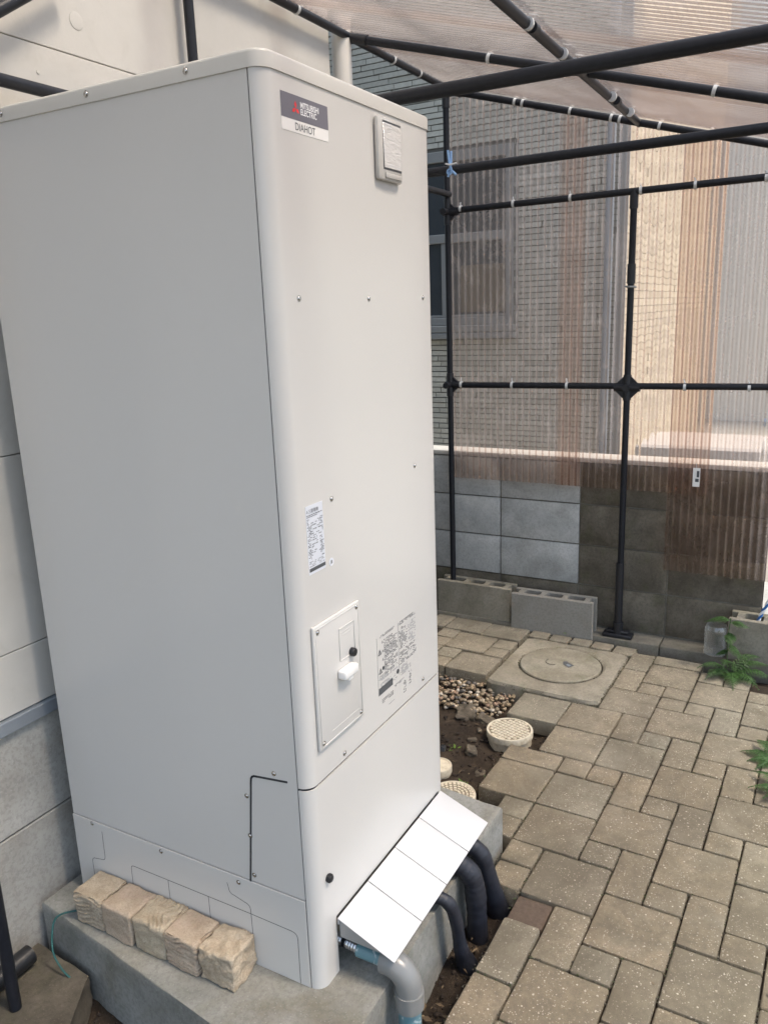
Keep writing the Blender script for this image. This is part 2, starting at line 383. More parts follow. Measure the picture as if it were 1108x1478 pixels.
def bez(p0, p1, p2, p3, n=12):
    p0, p1, p2, p3 = map(Vector, (p0, p1, p2, p3)); out = []
    for i in range(n+1):
        t = i/n; out.append(p0*(1-t)**3+p1*3*t*(1-t)**2+p2*3*t*t*(1-t)+p3*t**3)
    return out
def spline(ps, n=8):
    ps = [Vector(p) for p in ps]; ps = [2*ps[0]-ps[1]]+ps+[2*ps[-1]-ps[-2]]; out = []
    for i in range(1, len(ps)-2):
        for k in range(n):
            t = k/n; a, b, c, d = ps[i-1:i+3]
            out.append(.5*((2*b)+(c-a)*t+(2*a-5*b+4*c-d)*t*t+(3*b-a-3*c+d)*t**3))
    out.append(ps[-2]); return out
def rough_box(sx, sy, sz, n, fn, rad=.01):
    """subdivided box (base at z=0) with rounded edges; fn(p, normal) -> offset"""
    bm = B(); bmesh.ops.create_cube(bm, size=1); bmesh.ops.subdivide_edges(bm, edges=bm.edges[:], cuts=n-1, use_grid_fill=True)
    h = Vector((sx/2, sy/2, sz/2))
    for v in bm.verts:
        p = Vector((v.co.x*sx, v.co.y*sy, v.co.z*sz)); q = Vector([max(-h[i]+rad, min(h[i]-rad, p[i])) for i in range(3)])
        d = p-q; nn = d.normalized() if d.length > 1e-9 else Vector((0, 0, 1)); p = q+nn*rad if d.length > 1e-9 else p
        p = p+nn*fn(p, nn); v.co = Vector((p.x, p.y, p.z+sz/2))
    return bm

# ------------------------------------------------------------------ the ground
def ground():
    xs = [-60, -20, -8, -4, -2.5, -1.6]; x = -1.2
    while x < 2.62: xs.append(x); x += .03
    xs += [3, 4, 6, 12, 30, 80]
    ys = [-60, -20, -8, -4, -2.5, -1.8]; y = -1.3
    while y < .86: ys.append(y); y += .03
    ys += [1.3, 3, 8, 20, 60]
    bm = B(); g = []
    for x in xs:
        row = []
        for y in ys:
            z = -.20
            if -1.25 < x < 2.6 and -1.35 < y < .86:
                p = Vector((x, y, 0)); z += .022*noise.noise(p*6)+.012*noise.noise(p*19)+.006*noise.noise(p*45)
                if x > .8 and y > -.1: z += .02
            row.append(bm.verts.new((x, y, z)))
        g.append(row)
    for i in range(len(xs)-1):
        for j in range(len(ys)-1): bm.faces.new((g[i][j], g[i+1][j], g[i+1][j+1], g[i][j+1]))
    return tag(finish('soil_ground', bm, 'soil', smooth=60), 'dark brown garden soil running under the whole scene', kind='structure')
ground()
tag(finish('yard_paving', box(B(), 2.95, 70, -40, 60, -.4, -.188), 'yard'), 'pale concrete yard beyond the block wall', kind='structure')

# ------------------------------------------------------------------ the pavers
OX, OY, TH, S = .02184, .0939, R(-1.428), .10066
ZP = -.1157
pave = empty('pavement', (OX, OY, ZP), TH, 'brown and grey rectangular concrete pavers laid in mixed sizes', kind='structure')
manual = [(15, -1, 2, 2), (15, -3, 2, 2), (13, -3, 2, 2), (15, -4, 2, 1), (13, -5, 2, 2), (16, -6, 2, 2), (12, -2, 1, 2), (10, -2, 2, 2), (12, -3, 1, 1), (12, -4, 1, 1), (10, -4, 2, 2),
          (17, -4, 2, 2), (19, -7, 2, 2), (9, -6, 2, 2), (19, -4, 1, 1), (19, -3, 2, 1), (20, -5, 2, 2), (21, -3, 1.8, 1), (22, -5, .9, 2), (21, -6, 1, 1), (21, -7, 1, 1), (18, -5, 1, 1),
          (8, -4, 2, 2), (6, -5, 2, 2), (8, -5, 1, 1), (9, -2, 1, 1), (8, -2, 1, .75), (7, -3, 1, 1), (6, -3, 1, 1), (5, -4, 1, 1), (3, -4, 2, 1), (1, -4, 2, 1), (-1, -4, 2, 1), (-3, -4, 2, 1),
          (22.5, 1.95, .8, .95), (22.5, .95, .8, .95), (22.5, -.05, .8, .95), (22.5, -1.05, .8, .95), (22.4, -2.1, .9, 1.0),
          (21.85, 5, 1.5, 2), (21.75, 3, 1.55, 2), (19.8, 4, 1.9, 2), (20.6, 3, 1.05, 1), (19.65, 3, .95, 1), (17.75, 3, 1.9, 2), (17.8, 5, .95, 1), (18.75, 5, 1, 1), (19.8, 6, 1, 1), (20.8, 6, 1, 1), (18.8, 6, 1, 1), (17.8, 6, 1, 1), (21.85, 7, 1.5, 1)]
MH = (17.45, -1.2, 22.4, 3.6)
occ = set(); pv = []
def cells(i, j, a, b):
    return {(p, q) for p in range(math.floor(i+.2), math.ceil(i+a-.2)) for q in range(math.floor(j+.2), math.ceil(j+b-.2))}
for m_ in manual: pv.append(m_); occ |= cells(*m_)
def allowed(c):
    i, j = c
    if i > 21 or i < -12 or j < -19: return False
    if j < -9 and 11 <= i <= 15: return False        # the planted gap on the right
    if j < -7 and i > 20: return False
    return j <= -5 or (j <= -4 and i >= 8)
for a in range(-16, 16):
    for b in range(-14, 16):
        i, j = 9+3*a-b, -6-a-2*b
        for r_ in ((i, j, 2, 2), (i+2, j, 1, 1), (i+2, j+1, 2, 1)):
            cs = cells(*r_)
            if all(allowed(c) and c not in occ for c in cs): pv.append(r_); occ |= cs
for i in range(-12, 22):                                # leftover single cells
    for j in range(-19, -3):
        if allowed((i, j)) and (i, j) not in occ: pv.append((i, j, 1, 1)); occ.add((i, j))
PM = {}
def paver_mesh(a, b, var):
    key = (round(a, 2), round(b, 2), var)
    if key in PM: return PM[key]
    rs = random.Random(hash(key) & 0xffff)
    W, D, T = a*S-.0045, b*S-.0045, .06
    def ax(L):
        n = max(2, round(L/.028)); return [0, .0018, .006]+[.006+(L-.012)*k/n for k in range(1, n)]+[L-.006, L-.0018, L]
    def drop(d): return 0 if d >= .0059 else (-.0012 if d > .001 else -.0055)
    X, Y = ax(W), ax(D); bm = B(); g = []; off = Vector((var*7.3, a*3, b*5))
    cr = [(rs.random()*W, rs.choice([0, D]), rs.uniform(.004, .012)) for _ in range(2)]
    for x in X:
        row = []
        for y in Y:
            d = min(x, W-x); e = min(y, D-y)
            p = Vector((x, y, 0))*24+off
            jx, jy = .0011*noise.noise(p*1.7+Vector((9, 0, 0))), .0011*noise.noise(p*1.7+Vector((0, 9, 4)))
            z = min(drop(d), drop(e))*(1+.8*noise.noise(p*2)) + .0009*noise.noise(p*.8)
            if d < .003 and e < .003: jx += .0016*(1 if x < W/2 else -1); jy += .0016*(1 if y < D/2 else -1)
            for cx, cy, cr_ in cr:
                dd = math.hypot(x-cx, y-cy)
                if dd < cr_: z -= .004*(1-dd/cr_)
            row.append(bm.verts.new((x-W/2+jx, y-D/2+jy, z)))
        g.append(row)
    for i in range(len(X)-1):
        for j in range(len(Y)-1): bm.faces.new((g[i][j], g[i+1][j], g[i+1][j+1], g[i][j+1]))
    loop = [g[i][0] for i in range(len(X))]+[g[-1][j] for j in range(1, len(Y))]+[g[i][-1] for i in range(len(X)-2, -1, -1)]+[g[0][j] for j in range(len(Y)-2, 0, -1)]
    bot = [bm.verts.new((v.co.x, v.co.y, -T)) for v in loop]; n = len(loop)
    for k in range(n): bm.faces.new((loop[k], bot[k], bot[(k+1) % n], loop[(k+1) % n]))
    bm.faces.new(bot)
    bmesh.ops.recalc_face_normals(bm, faces=bm.faces)
    o = finish('paver', bm, 'paver_face', smooth=50, link=False); PM[key] = o.data; bpy.data.objects.remove(o); return PM[key]
rs = random.Random(3)
for i, j, a, b in pv:
    me = paver_mesh(a, b, rs.randrange(4)); dark = (i, j) == (5, -4)
    o = bpy.data.objects.new('paver', me); C.objects.link(o); o.parent = pave
    o.location = ((i+a/2)*S+rs.uniform(-.0008, .0008), (j+b/2)*S+rs.uniform(-.0008, .0008), rs.uniform(-.0025, .0015))
    o.rotation_euler = (rs.uniform(-.006, .006), rs.uniform(-.006, .006), rs.uniform(-.007, .007)+(math.pi if rs.random() < .5 else 0))
    if dark:
        o.data = me.copy(); o.data.materials.clear(); o.data.materials.append(MATS['paver_dark']); o.location.z -= .012; o['label'] = 'small dark brown paver'
bed = B()
def g2w(i, j):
    c, s_ = math.cos(TH)*S, math.sin(TH)*S; return (OX+c*i-s_*j, OY+s_*i+c*j)
# the sand the pavers lie on (built in the pavement's own frame)
def bedbox(i0, i1, j0, j1): box(bed, i0*S+.006, i1*S-.006, j0*S+.006, j1*S-.006, -.075, -.013)
for a_ in ((-12, 8, -19, -3.95), (8, 22, -9, -2.95), (16, 22, -19, -9), (8, 11, -19, -9), (10, 13, -2.95, 0), (13, 15, -2.95, -1), (15, 17, -2.95, 1), (17.8, 23.3, 3, 7.7), (22.4, 23.2, -2.1, 2.9), (17, 22.6, -2.95, -2)): bedbox(*a_)
finish('sand_bed', bed, 'soil', pave, 0)

jm = B(); rs = random.Random(31)
tmp_iv = [Vector((math.cos(a), math.sin(a), 0)) for a in (0, 2.1, 4.2)]
for i, j, a, b in pv:
    for _ in range(int((a+b)*16)):
        if rs.random() < .5: u, v_ = i+rs.uniform(0, a), j+rs.choice([0, b])
        else: u, v_ = i+rs.choice([0, a]), j+rs.uniform(0, b)
        if noise.noise(Vector((u*.35, v_*.35, 3))) < -.15: continue
        s_ = rs.uniform(.0012, .0040); c_ = Vector((u*S+rs.uniform(-.002, .002), v_*S+rs.uniform(-.002, .002), rs.uniform(-.008, -.0010)))
        vs = [jm.verts.new(c_+p*s_*rs.uniform(.7, 1.4)+Vector((0, 0, rs.uniform(-.001, .001)))) for p in tmp_iv]; top_ = jm.verts.new(c_+Vector((0, 0, s_*.8)))
        for k in range(3): jm.faces.new((vs[k], vs[(k+1) % 3], top_))
finish('joint_grit', jm, 'joint_grit', pave, 0)['kind'] = 'stuff'
# soil clods and crumbs on the bare earth
cl = B(); rs = random.Random(11)
ico = []
tmp = B(); bmesh.ops.create_icosphere(tmp, subdivisions=1, radius=1); iv = [v.co.copy() for v in tmp.verts]; iff = [[v.index for v in f.verts] for f in tmp.faces]; tmp.free()
def blob(bm, c, sx, sy, sz, rz=0, jit=.25):
    cs, sn = math.cos(rz), math.sin(rz); vs = []
    for v in iv:
        k = 1+rs.uniform(-jit, jit); x, y, z = v.x*sx*k, v.y*sy*k, v.z*sz*k
        vs.append(bm.verts.new((c[0]+x*cs-y*sn, c[1]+x*sn+y*cs, c[2]+z)))
    for f in iff: bm.faces.new([vs[i] for i in f])
def scatter(bm, n, x0, x1, y0, y1, s0, s1):
    for _ in range(n):
        x, y = rs.uniform(x0, x1), rs.uniform(y0, y1); s = rs.uniform(s0, s1)**1.0
        s = s0+(s1-s0)*rs.random()**3
        z = -.20+(.02 if x > .8 and y > -.1 else 0)+.022*noise.noise(Vector((x, y, 0))*6)+.012*noise.noise(Vector((x, y, 0))*19)
        blob(bm, (x, y, z+s*.3), s, s*rs.uniform(.6, 1), s*rs.uniform(.5, .9), rs.uniform(0, 3), .3)
scatter(cl, 1500, .05, .95, -.36, -.10, .002, .009)
scatter(cl, 1400, .82, 1.80, -.08, .62, .002, .010)
scatter(cl, 700, -.6, -.12, -.25, .66, .002, .009)
tag(finish('soil_clods', cl, 'soil_dark', smooth=0), 'dark crumbs of loose soil scattered on the bare earth', 'soil', kind='stuff')

lt = B(); rs = random.Random(44)
for k in range(170):
    if k < 60: x, y, z = rs.uniform(.85, 1.78), rs.uniform(-.02, .6), -.168
    elif k < 110: x, y, z = rs.uniform(.1, .9), rs.uniform(-.26, -.13), -.182
    elif k < 130: x, y, z = rs.uniform(-.5, -.13), rs.uniform(-.1, .6), -.18
    else: x, y, z = rs.uniform(.3, 2.2), rs.uniform(-1.0, -.3), -.1125
    a = rs.uniform(0, 6.3); d = Vector((math.cos(a), math.sin(a), 0)); n_ = Vector((-d.y, d.x, 0)); L = rs.uniform(.004, .016); W_ = L*rs.uniform(.12, .5); c_ = Vector((x, y, z+rs.uniform(.001, .006)*(z < -.15)))
    if z > -.15: L *= .5; W_ *= .5
    lt.faces.new([lt.verts.new(p) for p in (c_-d*L, c_+n_*W_+Vector((0, 0, L*.15)), c_+d*L+Vector((0, 0, L*.1)), c_-n_*W_+Vector((0, 0, L*.2)))])
tag(finish('leaf_litter', lt, 'litter', smooth=0), 'bits of dry leaf and twig scattered over soil and pavers', 'leaf litter', kind='stuff')

# ------------------------------------------------------------------ concrete base under the tank
def slab():
    pts = [(-.171, .165), (-.205, -.112), (.02, -.116), (.45, -.112), (.796, -.108), (.812, .10), (.812, .795), (-.086, .795)]
    bm = B(); prism(bm, pts, -.24, 0); 
    top = [f for f in bm.faces if f.normal.z > .9 or abs(f.calc_center_median().z) < 1e-5]
    es = [e for e in bm.edges if all(abs(v.co.z) < 1e-6 for v in e.verts)]
    bmesh.ops.bevel(bm, geom=es, offset=.010, segments=2, affect='EDGES', profile=.5)
    bmesh.ops.triangulate(bm, faces=[f for f in bm.faces if len(f.verts) > 4])
    for _ in range(4):
        es = [e for e in bm.edges if e.calc_length() > .05]
        if es: bmesh.ops.subdivide_edges(bm, edges=es, cuts=1)
        bmesh.ops.triangulate(bm, faces=[f for f in bm.faces if len(f.verts) > 4])
    bm.normal_update()
    for v in bm.verts:
        k = noise.noise(v.co*14)*.003+noise.noise(v.co*45)*.0012
        if v.co.z > -.001: v.co.z += k*.25
        else: v.co += Vector((v.normal.x, v.normal.y, 0))*k
    return finish('concrete_base', bm, 'slab_concrete', smooth=40)
tag(slab(), 'thick pale grey concrete base carrying the tall tank', 'concrete base')

# ------------------------------------------------------------------ water heater tank
TW, TD, RR = .63, .7396, .028
ZS, ZA, HC, HT = .4863, .2199, 1.8166, 1.8437
def arc(cx, cy, r, a0, a1, n=8): return [(cx+r*math.cos(R(a0+(a1-a0)*k/n)), cy+r*math.sin(R(a0+(a1-a0)*k/n))) for k in range(n+1)]
def shell(bm, path, z0, z1, t, bev=.0012):
    """sheet-metal skin along a plan path (outward side on the right of travel)"""
    n = len(path); P = [Vector((*p, 0)) for p in path]; inn = []
    for i in range(n):
        d = (P[min(i+1, n-1)]-P[max(i-1, 0)]).normalized(); nr = Vector((d.y, -d.x, 0)); inn.append(P[i]-nr*t)
    A = [bm.verts.new((p.x, p.y, z0)) for p in P]; Bv = [bm.verts.new((p.x, p.y, z1)) for p in P]
    a = [bm.verts.new((p.x, p.y, z0)) for p in inn]; b = [bm.verts.new((p.x, p.y, z1)) for p in inn]
    for i in range(n-1):
        bm.faces.new((A[i], A[i+1], Bv[i+1], Bv[i])); bm.faces.new((a[i+1], a[i], b[i], b[i+1]))
        bm.faces.new((Bv[i], Bv[i+1], b[i+1], b[i])); bm.faces.new((A[i+1], A[i], a[i], a[i+1]))
    bm.faces.new((A[0], Bv[0], b[0], a[0])); bm.faces.new((A[-1], a[-1], b[-1], Bv[-1]))
    return bm
tank = empty('water_heater_tank', (0, 0, 0), 0, 'tall beige metal water heater tank cabinet on the concrete base', 'water heater')
cl_l = arc(RR, RR, RR, 180, 270); cl_r = arc(TW-RR, RR, RR, 270, 360)
fpath = [(0, RR)]+cl_l[1:]+[(x, 0) for x in (.068, .2, .33, .46, .56)]+cl_r+[(TW, RR+.002)]
finish('front_panel', shell(B(), fpath, ZS+.0040, HC, .004), 'tank_paint', tank, 40)
lp = shell(B(), fpath, .143, ZS-.0020, .004); shell(lp, [(0, RR)]+cl_l[1:]+[(.068, 0)], .0, .143, .004); shell(lp, [(.592, 0)]+cl_r+[(TW, RR+.002)], .0, .143, .004)
finish('lower_front_panel', lp, 'tank_paint', tank, 40)
finish('side_panel', box(B(), 0.0006, .004, RR+.0030, TD-.002, ZA+.0015, HC, .0005), 'tank_paint', tank)
finish('side_apron', box(B(), -.0012, .004, RR+.0030, TD, 0, ZA-.001, .0006), 'tank_paint', tank)
finish('side_panel', box(B(), TW-.004, TW-.0004, RR+.0055, TD, 0, HC, .0005), 'tank_paint', tank)
finish('back_panel', box(B(), .0045, TW-.0045, TD-.0045, TD-.0005, .0, HC, .0005), 'tank_paint', tank)
finish('core', box(B(), .014, TW-.014, .015, TD-.006, .15, HC-.001), 'tank_core', tank)
finish('base_frame', box(B(), .012, TW-.012, .11, TD-.02, .0005, .149), 'tank_core', tank)
def lidmesh():
    e = .0025; r = .030
    pts = arc(RR, RR, RR+e, 180, 270)+arc(TW-RR, RR, RR+e, 270, 360)+arc(TW-.012, TD-.012, .012+e, 0, 90, 4)+arc(.012, TD-.012, .012+e, 90, 180, 4)
    bm = B(); prism(bm, pts, HC-.0015, HT); bm.normal_update()
    es = [ed for ed in bm.edges if all(v.co.z > HT-1e-6 for v in ed.verts)]
    bmesh.ops.bevel(bm, geom=es, offset=.006, segments=4, affect='EDGES', profile=.5); return bm
finish('top_cover', lidmesh(), 'tank_lid', tank, 40)
def dome(name, p, axis, r=.0044, mat='screw', h=None, parent=tank):
    h = h or r*.6; bm = B(); lathe(bm, [(r*1.35, 0), (r*1.35, r*.12), (r, r*.14), (r*.92, h*.6), (r*.6, h*.95), (.0, h*1.05)], (0, 0, 0), 14, axis)
    o = finish(name, bm, mat, parent, 50); o.location = p; return o
for x, z in ((.066, 1.45), (.317, 1.449), (.569, 1.45), (.137, 1.066), (.503, 1.066), (.135, .505), (.517, .51)): dome('screw', (x, -.0002, z), '-Y')
for y in (.640, .398, .157): dome('screw', (-.0026, y, 1.830), '-X', .0046)
for y, z in ((.088, .508), (.165, .434), (.165, .337), (.163, .239)): dome('screw', (.0004, y, z), '-X', .0042)
for y, z in ((.209, .205), (.44, .208), (.67, .212)): dome('screw', (-.0014, y, z), '-X', .0042)
for x, z in ((.044, .259), (.6215, .258)):
    bm = B(); lathe(bm, [(.0085, 0), (.0085, .008), (.0075, .0105), (.0045, .0115), (0, .0115)], (0, 0, 0), 16, '-Y')
    for k in range(8):
        a = k*math.pi/4; box(bm, .0082*math.cos(a)-.001, .0082*math.cos(a)+.001, -.009, -.001, .0082*math.sin(a)-.001, .0082*math.sin(a)+.001)
    o = finish('thumb_knob', bm, 'black_plastic', tank, 40); o.location = (x, -.0003 if x < .6 else .0012, z)
# knockout outlines on the side, as narrow dark strips laid on for the grooves
def strip(bm, pts, wd, x=-.0016, t=.0006):
    for (y0, z0), (y1, z1) in zip(pts, pts[1:]):
        d = Vector((y1-y0, z1-z0)); d.normalize(); n = Vector((-d.y, d.x))*wd/2; q = d*wd*.35
        c = [(y0-q.x+n.x, z0-q.y+n.y), (y1+q.x+n.x, z1+q.y+n.y), (y1+q.x-n.x, z1+q.y-n.y), (y0-q.x-n.x, z0-q.y-n.y)]
        a = [bm.verts.new((x, y, z)) for y, z in c]; b = [bm.verts.new((x+t, y, z)) for y, z in c]
        bm.faces.new(a); bm.faces.new(list(reversed(b)))
        for k in range(4): bm.faces.new((a[k], b[k], b[(k+1) % 4], a[(k+1) % 4]))
def seam(name, pts, wd=.0013, x=-.0014, t=.0006):
    bm = B(); strip(bm, pts, wd, x, t); bmesh.ops.recalc_face_normals(bm, faces=bm.faces); return finish(name, bm, 'groove', tank, 0)
def rc(y, z, dy0, dz0, dy1, dz1, r=.014):   # rounded corner points
    return [(y+dy0*r*(1-s_)**2+dy1*r*s_**2, z+dz0*r*(1-s_)**2+dz1*r*s_**2) for s_ in (0, .25, .5, .75, 1)]
seam('knockout_seam', [(.638, .198)]+rc(.639, .114, 0, 1, 1, 0)+rc(.688, .110, -1, 0, 0, -1)+[(.688, .001)])
seam('knockout_seam', [(.551, .001)]+rc(.549, .133, 0, -1, -1, 0, .01)+[(.430, .133), (.305, .133), (.179, .133)]+rc(.056, .131, 1, 0, 0, -1, .016)+[(.057, .002)])
seam('knockout_seam', [(.428, .132), (.428, .001)]); seam('knockout_seam', [(.304, .132), (.304, .001)])
seam('knockout_seam', [(.243, .192)]+rc(.240, .165, 0, 1, -1, 0, .016)+rc(.181, .158, 1, 0, 0, -1, .016)+[(.180, .001)])
seam('access_slot', [(.176, .209)]+rc(.150, .489, -.0, -1, -1, 0, .016)+[(.056, .497)], .0042, -.0006, .0016)
seam('panel_seam', [(RR+.0015, .0), (RR+.0015, HC-.002)], .0029, .0024, .0012)
# badge, rating plate and warning print
def text_obj(s, size, x, z, mat, parent, y=-.0008, align='LEFT', sx=1.0, name='lettering', bold=0):
    cu = bpy.data.curves.new('t', 'FONT'); cu.body = s; cu.size = size; cu.align_x = align; cu.extrude = 0; cu.offset = bold
    to = bpy.data.objects.new('t', cu); C.objects.link(to); bpy.context.view_layer.update()
    me = bpy.data.meshes.new_from_object(to.evaluated_get(bpy.context.evaluated_depsgraph_get())); bpy.data.objects.remove(to); bpy.data.curves.remove(cu)
    me.transform(Matrix.Diagonal((sx, 1, 1, 1))); me.transform(Matrix.Rotation(R(90), 4, 'X')); me.name = name
    me.materials.clear(); me.materials.append(MATS[mat]); o = bpy.data.objects.new(name, me); C.objects.link(o); o.parent = parent; o.location = (x, y, z); return o
def plate(name, x0, x1, z0, z1, mat, parent, y0=-.0006, y1=0.0): return finish(name, box(B(), x0, x1, y0, y1, z0, z1), mat, parent, 0)
bd = plate('badge', .046, .1915, 1.7275, 1.787, 'sticker_white', tank)
def roundtop(): return box(B(), .046, .1915, -.0010, -.0006, 1.7475, 1.787)
gp = finish('grey_field', roundtop(), 'sticker_grey', bd, 0)
def rhomb(bm, cx, cz, ang, L, y):
    d = Vector((math.cos(ang), math.sin(ang))); n = Vector((-d.y, d.x)); wv = L*math.tan(R(30))/2*1.0
    c = [Vector((cx, cz)), Vector((cx, cz))+d*L/2+n*wv, Vector((cx, cz))+d*L, Vector((cx, cz))+d*L/2-n*wv]
    bm.faces.new([bm.verts.new((p.x, y, p.y)) for p in c])
lg = B()
for a in (90, 210, 330): rhomb(lg, .0885, 1.7655, R(a), .0125, -.0014)
finish('emblem', lg, 'print_red', bd, 0)
text_obj('MITSUBISHI', .0135, .103, 1.7695, 'print_white', bd, -.0014, sx=.86, bold=.0003)
text_obj('ELECTRIC', .0135, .103, 1.7585, 'print_white', bd, -.0014, sx=.86, bold=.0003)
text_obj('DIAHOT', .0175, .084, 1.7315, 'print_dark', bd, -.0010, sx=.95)
rp = plate('rating_plate', .045, .103, .934, 1.070, 'label_silver', tank)
def dashes(x0, x1, z0, z1, pitch, name, mat, parent, seed, fill=.6, h=.5, wmin=.002, wmax=.009, y=-.0009):
    bm = B(); r_ = random.Random(seed); z = z1
    while z > z0:
        x = x0+r_.choice([0, 0, .004]); xe = x1-(x1-x0)*r_.choice([0, 0, .1, .35])
        while x < xe:
            wv = r_.uniform(wmin, wmax)
            if r_.random() < fill:
                a = min(x+wv, xe); hh = pitch*h*r_.uniform(.7, 1.1)
                bm.faces.new([bm.verts.new(p) for p in ((x, y, z-hh), (a, y, z-hh), (a, y, z), (x, y, z))])
            x += wv+.0012
        z -= pitch
    return finish(name, bm, mat, parent, 0)
text_obj('三菱電機', .0085, .0535, 1.0555, 'print_dark', rp, -.0009)
e3 = B()
for a in (90, 210, 330): rhomb(e3, .0495, 1.0585, R(a), .0035, -.0009)
finish('emblem', e3, 'print_dark', rp, 0)
dashes(.047, .101, 1.048, 1.052, .0032, 'print', 'print_dark', rp, 3, .9)
dashes(.047, .062, .965, 1.044, .0030, 'print', 'print_dark', rp, 4, .75)
dashes(.060, .090, .975, 1.040, .0042, 'print', 'print_mid', rp, 5, .5)
dashes(.088, .101, .965, 1.042, .0032, 'print', 'print_dark', rp, 6, .6)
dashes(.048, .100, .948, .960, .0030, 'print', 'print_mid', rp, 8, .6)
plate('print_bar', .047, .102, .9395, .9465, 'print_dark', rp, -.0010, -.0006)
bm = B(); lathe(bm, [(.0085, 0), (.0085, .0005), (0, .0006)], (.1245, -.0001, .939), 20, '-Y'); cs = finish('round_sticker', bm, 'label_silver', tank, 0)
plate('mark', .1215, .1275, .9355, .9425, 'print_mid', cs, -.0010, -.0008)
wl = plate('warning_print', .2905, .2911, .565, .708, 'print_mid', tank, -.0005, 0)
def wp(*a, **k): return dashes(*a, **k, parent=wl, y=-.0006)
def wp(x0, x1, z0, z1, pitch, mat, seed, fill=.7, **k): return dashes(x0, x1, z0, z1, pitch, 'print', mat, wl, seed, fill, y=-.0006, **k)
wp(.305, .375, .702, .708, .0032, 'print_dark', 20, .9)
for k in range(4): wp(.322, .388, .672-k*.0215, .694-k*.0215, .0034, 'print_dark', 21+k, .75)
wp(.294, .385, .598, .612, .0036, 'print_mid', 30, .8)
wp(.300, .380, .570, .592, .0036, 'print_mid', 31, .55)
wp(.305, .360, .541, .551, .0040, 'print_dark', 32, .85)
wp(.305, .365, .524, .526, .0034, 'print_mid', 33, .6)
wp(.398, .482, .700, .708, .0032, 'print_dark', 34, .85)
wp(.396, .438, .640, .692, .0034, 'print_dark', 35, .7); wp(.443, .482, .640, .692, .0036, 'print_mid', 36, .6)
wp(.396, .482, .600, .634, .0036, 'print_dark', 37, .55); wp(.396, .452, .570, .594, .0036, 'print_mid', 38, .7)
wp(.365, .420, .556, .560, .0032, 'print_dark', 39, .9); wp(.410, .425, .520, .550, .004, 'print_dark', 40, .6); wp(.440, .455, .530, .565, .004, 'print_dark', 41, .6)
plate('print_bar', .2925, .358, .566, .583, 'print_dark', wl, -.0008, -.0004)
plate('print_line', .3925, .3931, .575, .708, 'print_mid', wl, -.0006, -.0002)
tr = B()
for x, z, s_ in ((.302, .668, .016), (.303, .622, .016), (.316, .690, .007), (.316, .668, .007), (.316, .647, .007)):
    for k in range(3):
        a0, a1 = R(90+120*k), R(210+120*k); p0, p1 = Vector((math.cos(a0), math.sin(a0)))*s_*.6, Vector((math.cos(a1), math.sin(a1)))*s_*.6
        tr.faces.new([tr.verts.new((x+p.x, -.0006, z+p.y)) for p in (p0, p1, p1*.6, p0*.6)])
    tr.faces.new([tr.verts.new((x+dx, -.0006, z+dz)) for dx, dz in ((-.0008*s_*60, -.002), (.0008*s_*60, -.002), (.0008*s_*60, s_*.3), (-.0008*s_*60, s_*.3))])
finish('warning_triangle', tr, 'print_dark', wl, 0)
for r_, x, z in ((.0048, .3165, .626), (.006, .385, .588)): finish('print_disc', lathe(B(), [(r_, 0), (r_, .0004), (0, .0004)], (x, -.0003, z), 16, '-Y'), 'print_dark', wl, 0)
# hygrometer-like framed window at the top right
bz = B(); box(bz, .360, .463, -.012, -.0003, 1.683, 1.803, .006, 2)
bzo = finish('display_bezel', bz, 'bezel', tank, 40)
iw = B(); box(iw, .3785, .4565, -.0125, -.0118, 1.704, 1.7965); finish('display_edge', iw, 'alu_dark', bzo, 0)
fo = B(); box(fo, .3800, .4550, -.0136, -.0120, 1.7075, 1.7925, .0008); finish('foil_face', fo, 'foil', bzo, 40)
fo = B(); box(fo, .384, .453, -.0148, -.0120, 1.688, 1.699, .002, 2); finish('latch', fo, 'bezel', bzo, 40)
# service door
dr = B(); box(dr, .036, .2115, -.0075, -.0003, .5605, .8295, .003, 3)
sd_ = finish('service_door', dr, 'tank_paint', tank, 40)
rim = B()
for a_ in ((.042, .2055, .8215, .8235), (.042, .2055, .5665, .5685), (.042, .044, .5665, .8235), (.2035, .2055, .5665, .8235)): box(rim, a_[0], a_[1], -.0088, -.0072, a_[2], a_[3], .0006)
finish('door_rim', rim, 'tank_paint', sd_, 40)
for x, z in ((.050, .816), (.199, .818), (.050, .574), (.199, .573)): dome('screw', (x, -.0076, z), '-Y', .0042, parent=sd_)
wn = B()
for a_ in ((.125, .186, .7925, .7945), (.125, .127, .724, .7945), (.184, .186, .724, .7945), (.125, .186, .7225, .7245)): box(wn, a_[0], a_[1], -.0094, -.0072, a_[2], a_[3], .0007)
finish('flap_outline', wn, 'tank_paint', sd_, 40)
for a_ in ((.132, .180, .782, .7832), (.138, .176, .776, .7768), (.080, .190, .5855, .5862)): finish('embossed_line', box(B(), a_[0], a_[1], -.0082, -.0073, a_[2], a_[3]), 'tank_paint', sd_, 0)
bm = B(); lathe(bm, [(.0095, 0), (.0095, .008), (.008, .0105), (0, .0105)], (0, 0, 0), 18, '-Y'); o = finish('door_knob', bm, 'black_plastic', sd_, 40); o.location = (.1705, -.0075, .7275)
hd = B(); box(hd, .113, .166, -.028, -.0075, .688, .708, .004, 3); box(hd, .130, .149, -.0245, -.0075, .680, .6885, .002, 2)
finish('door_handle', hd, 'sticker_white', sd_, 40)
bm = B(); box(bm, .2, .204, -.0004, .0, .995, 1.02); bpy.data.meshes

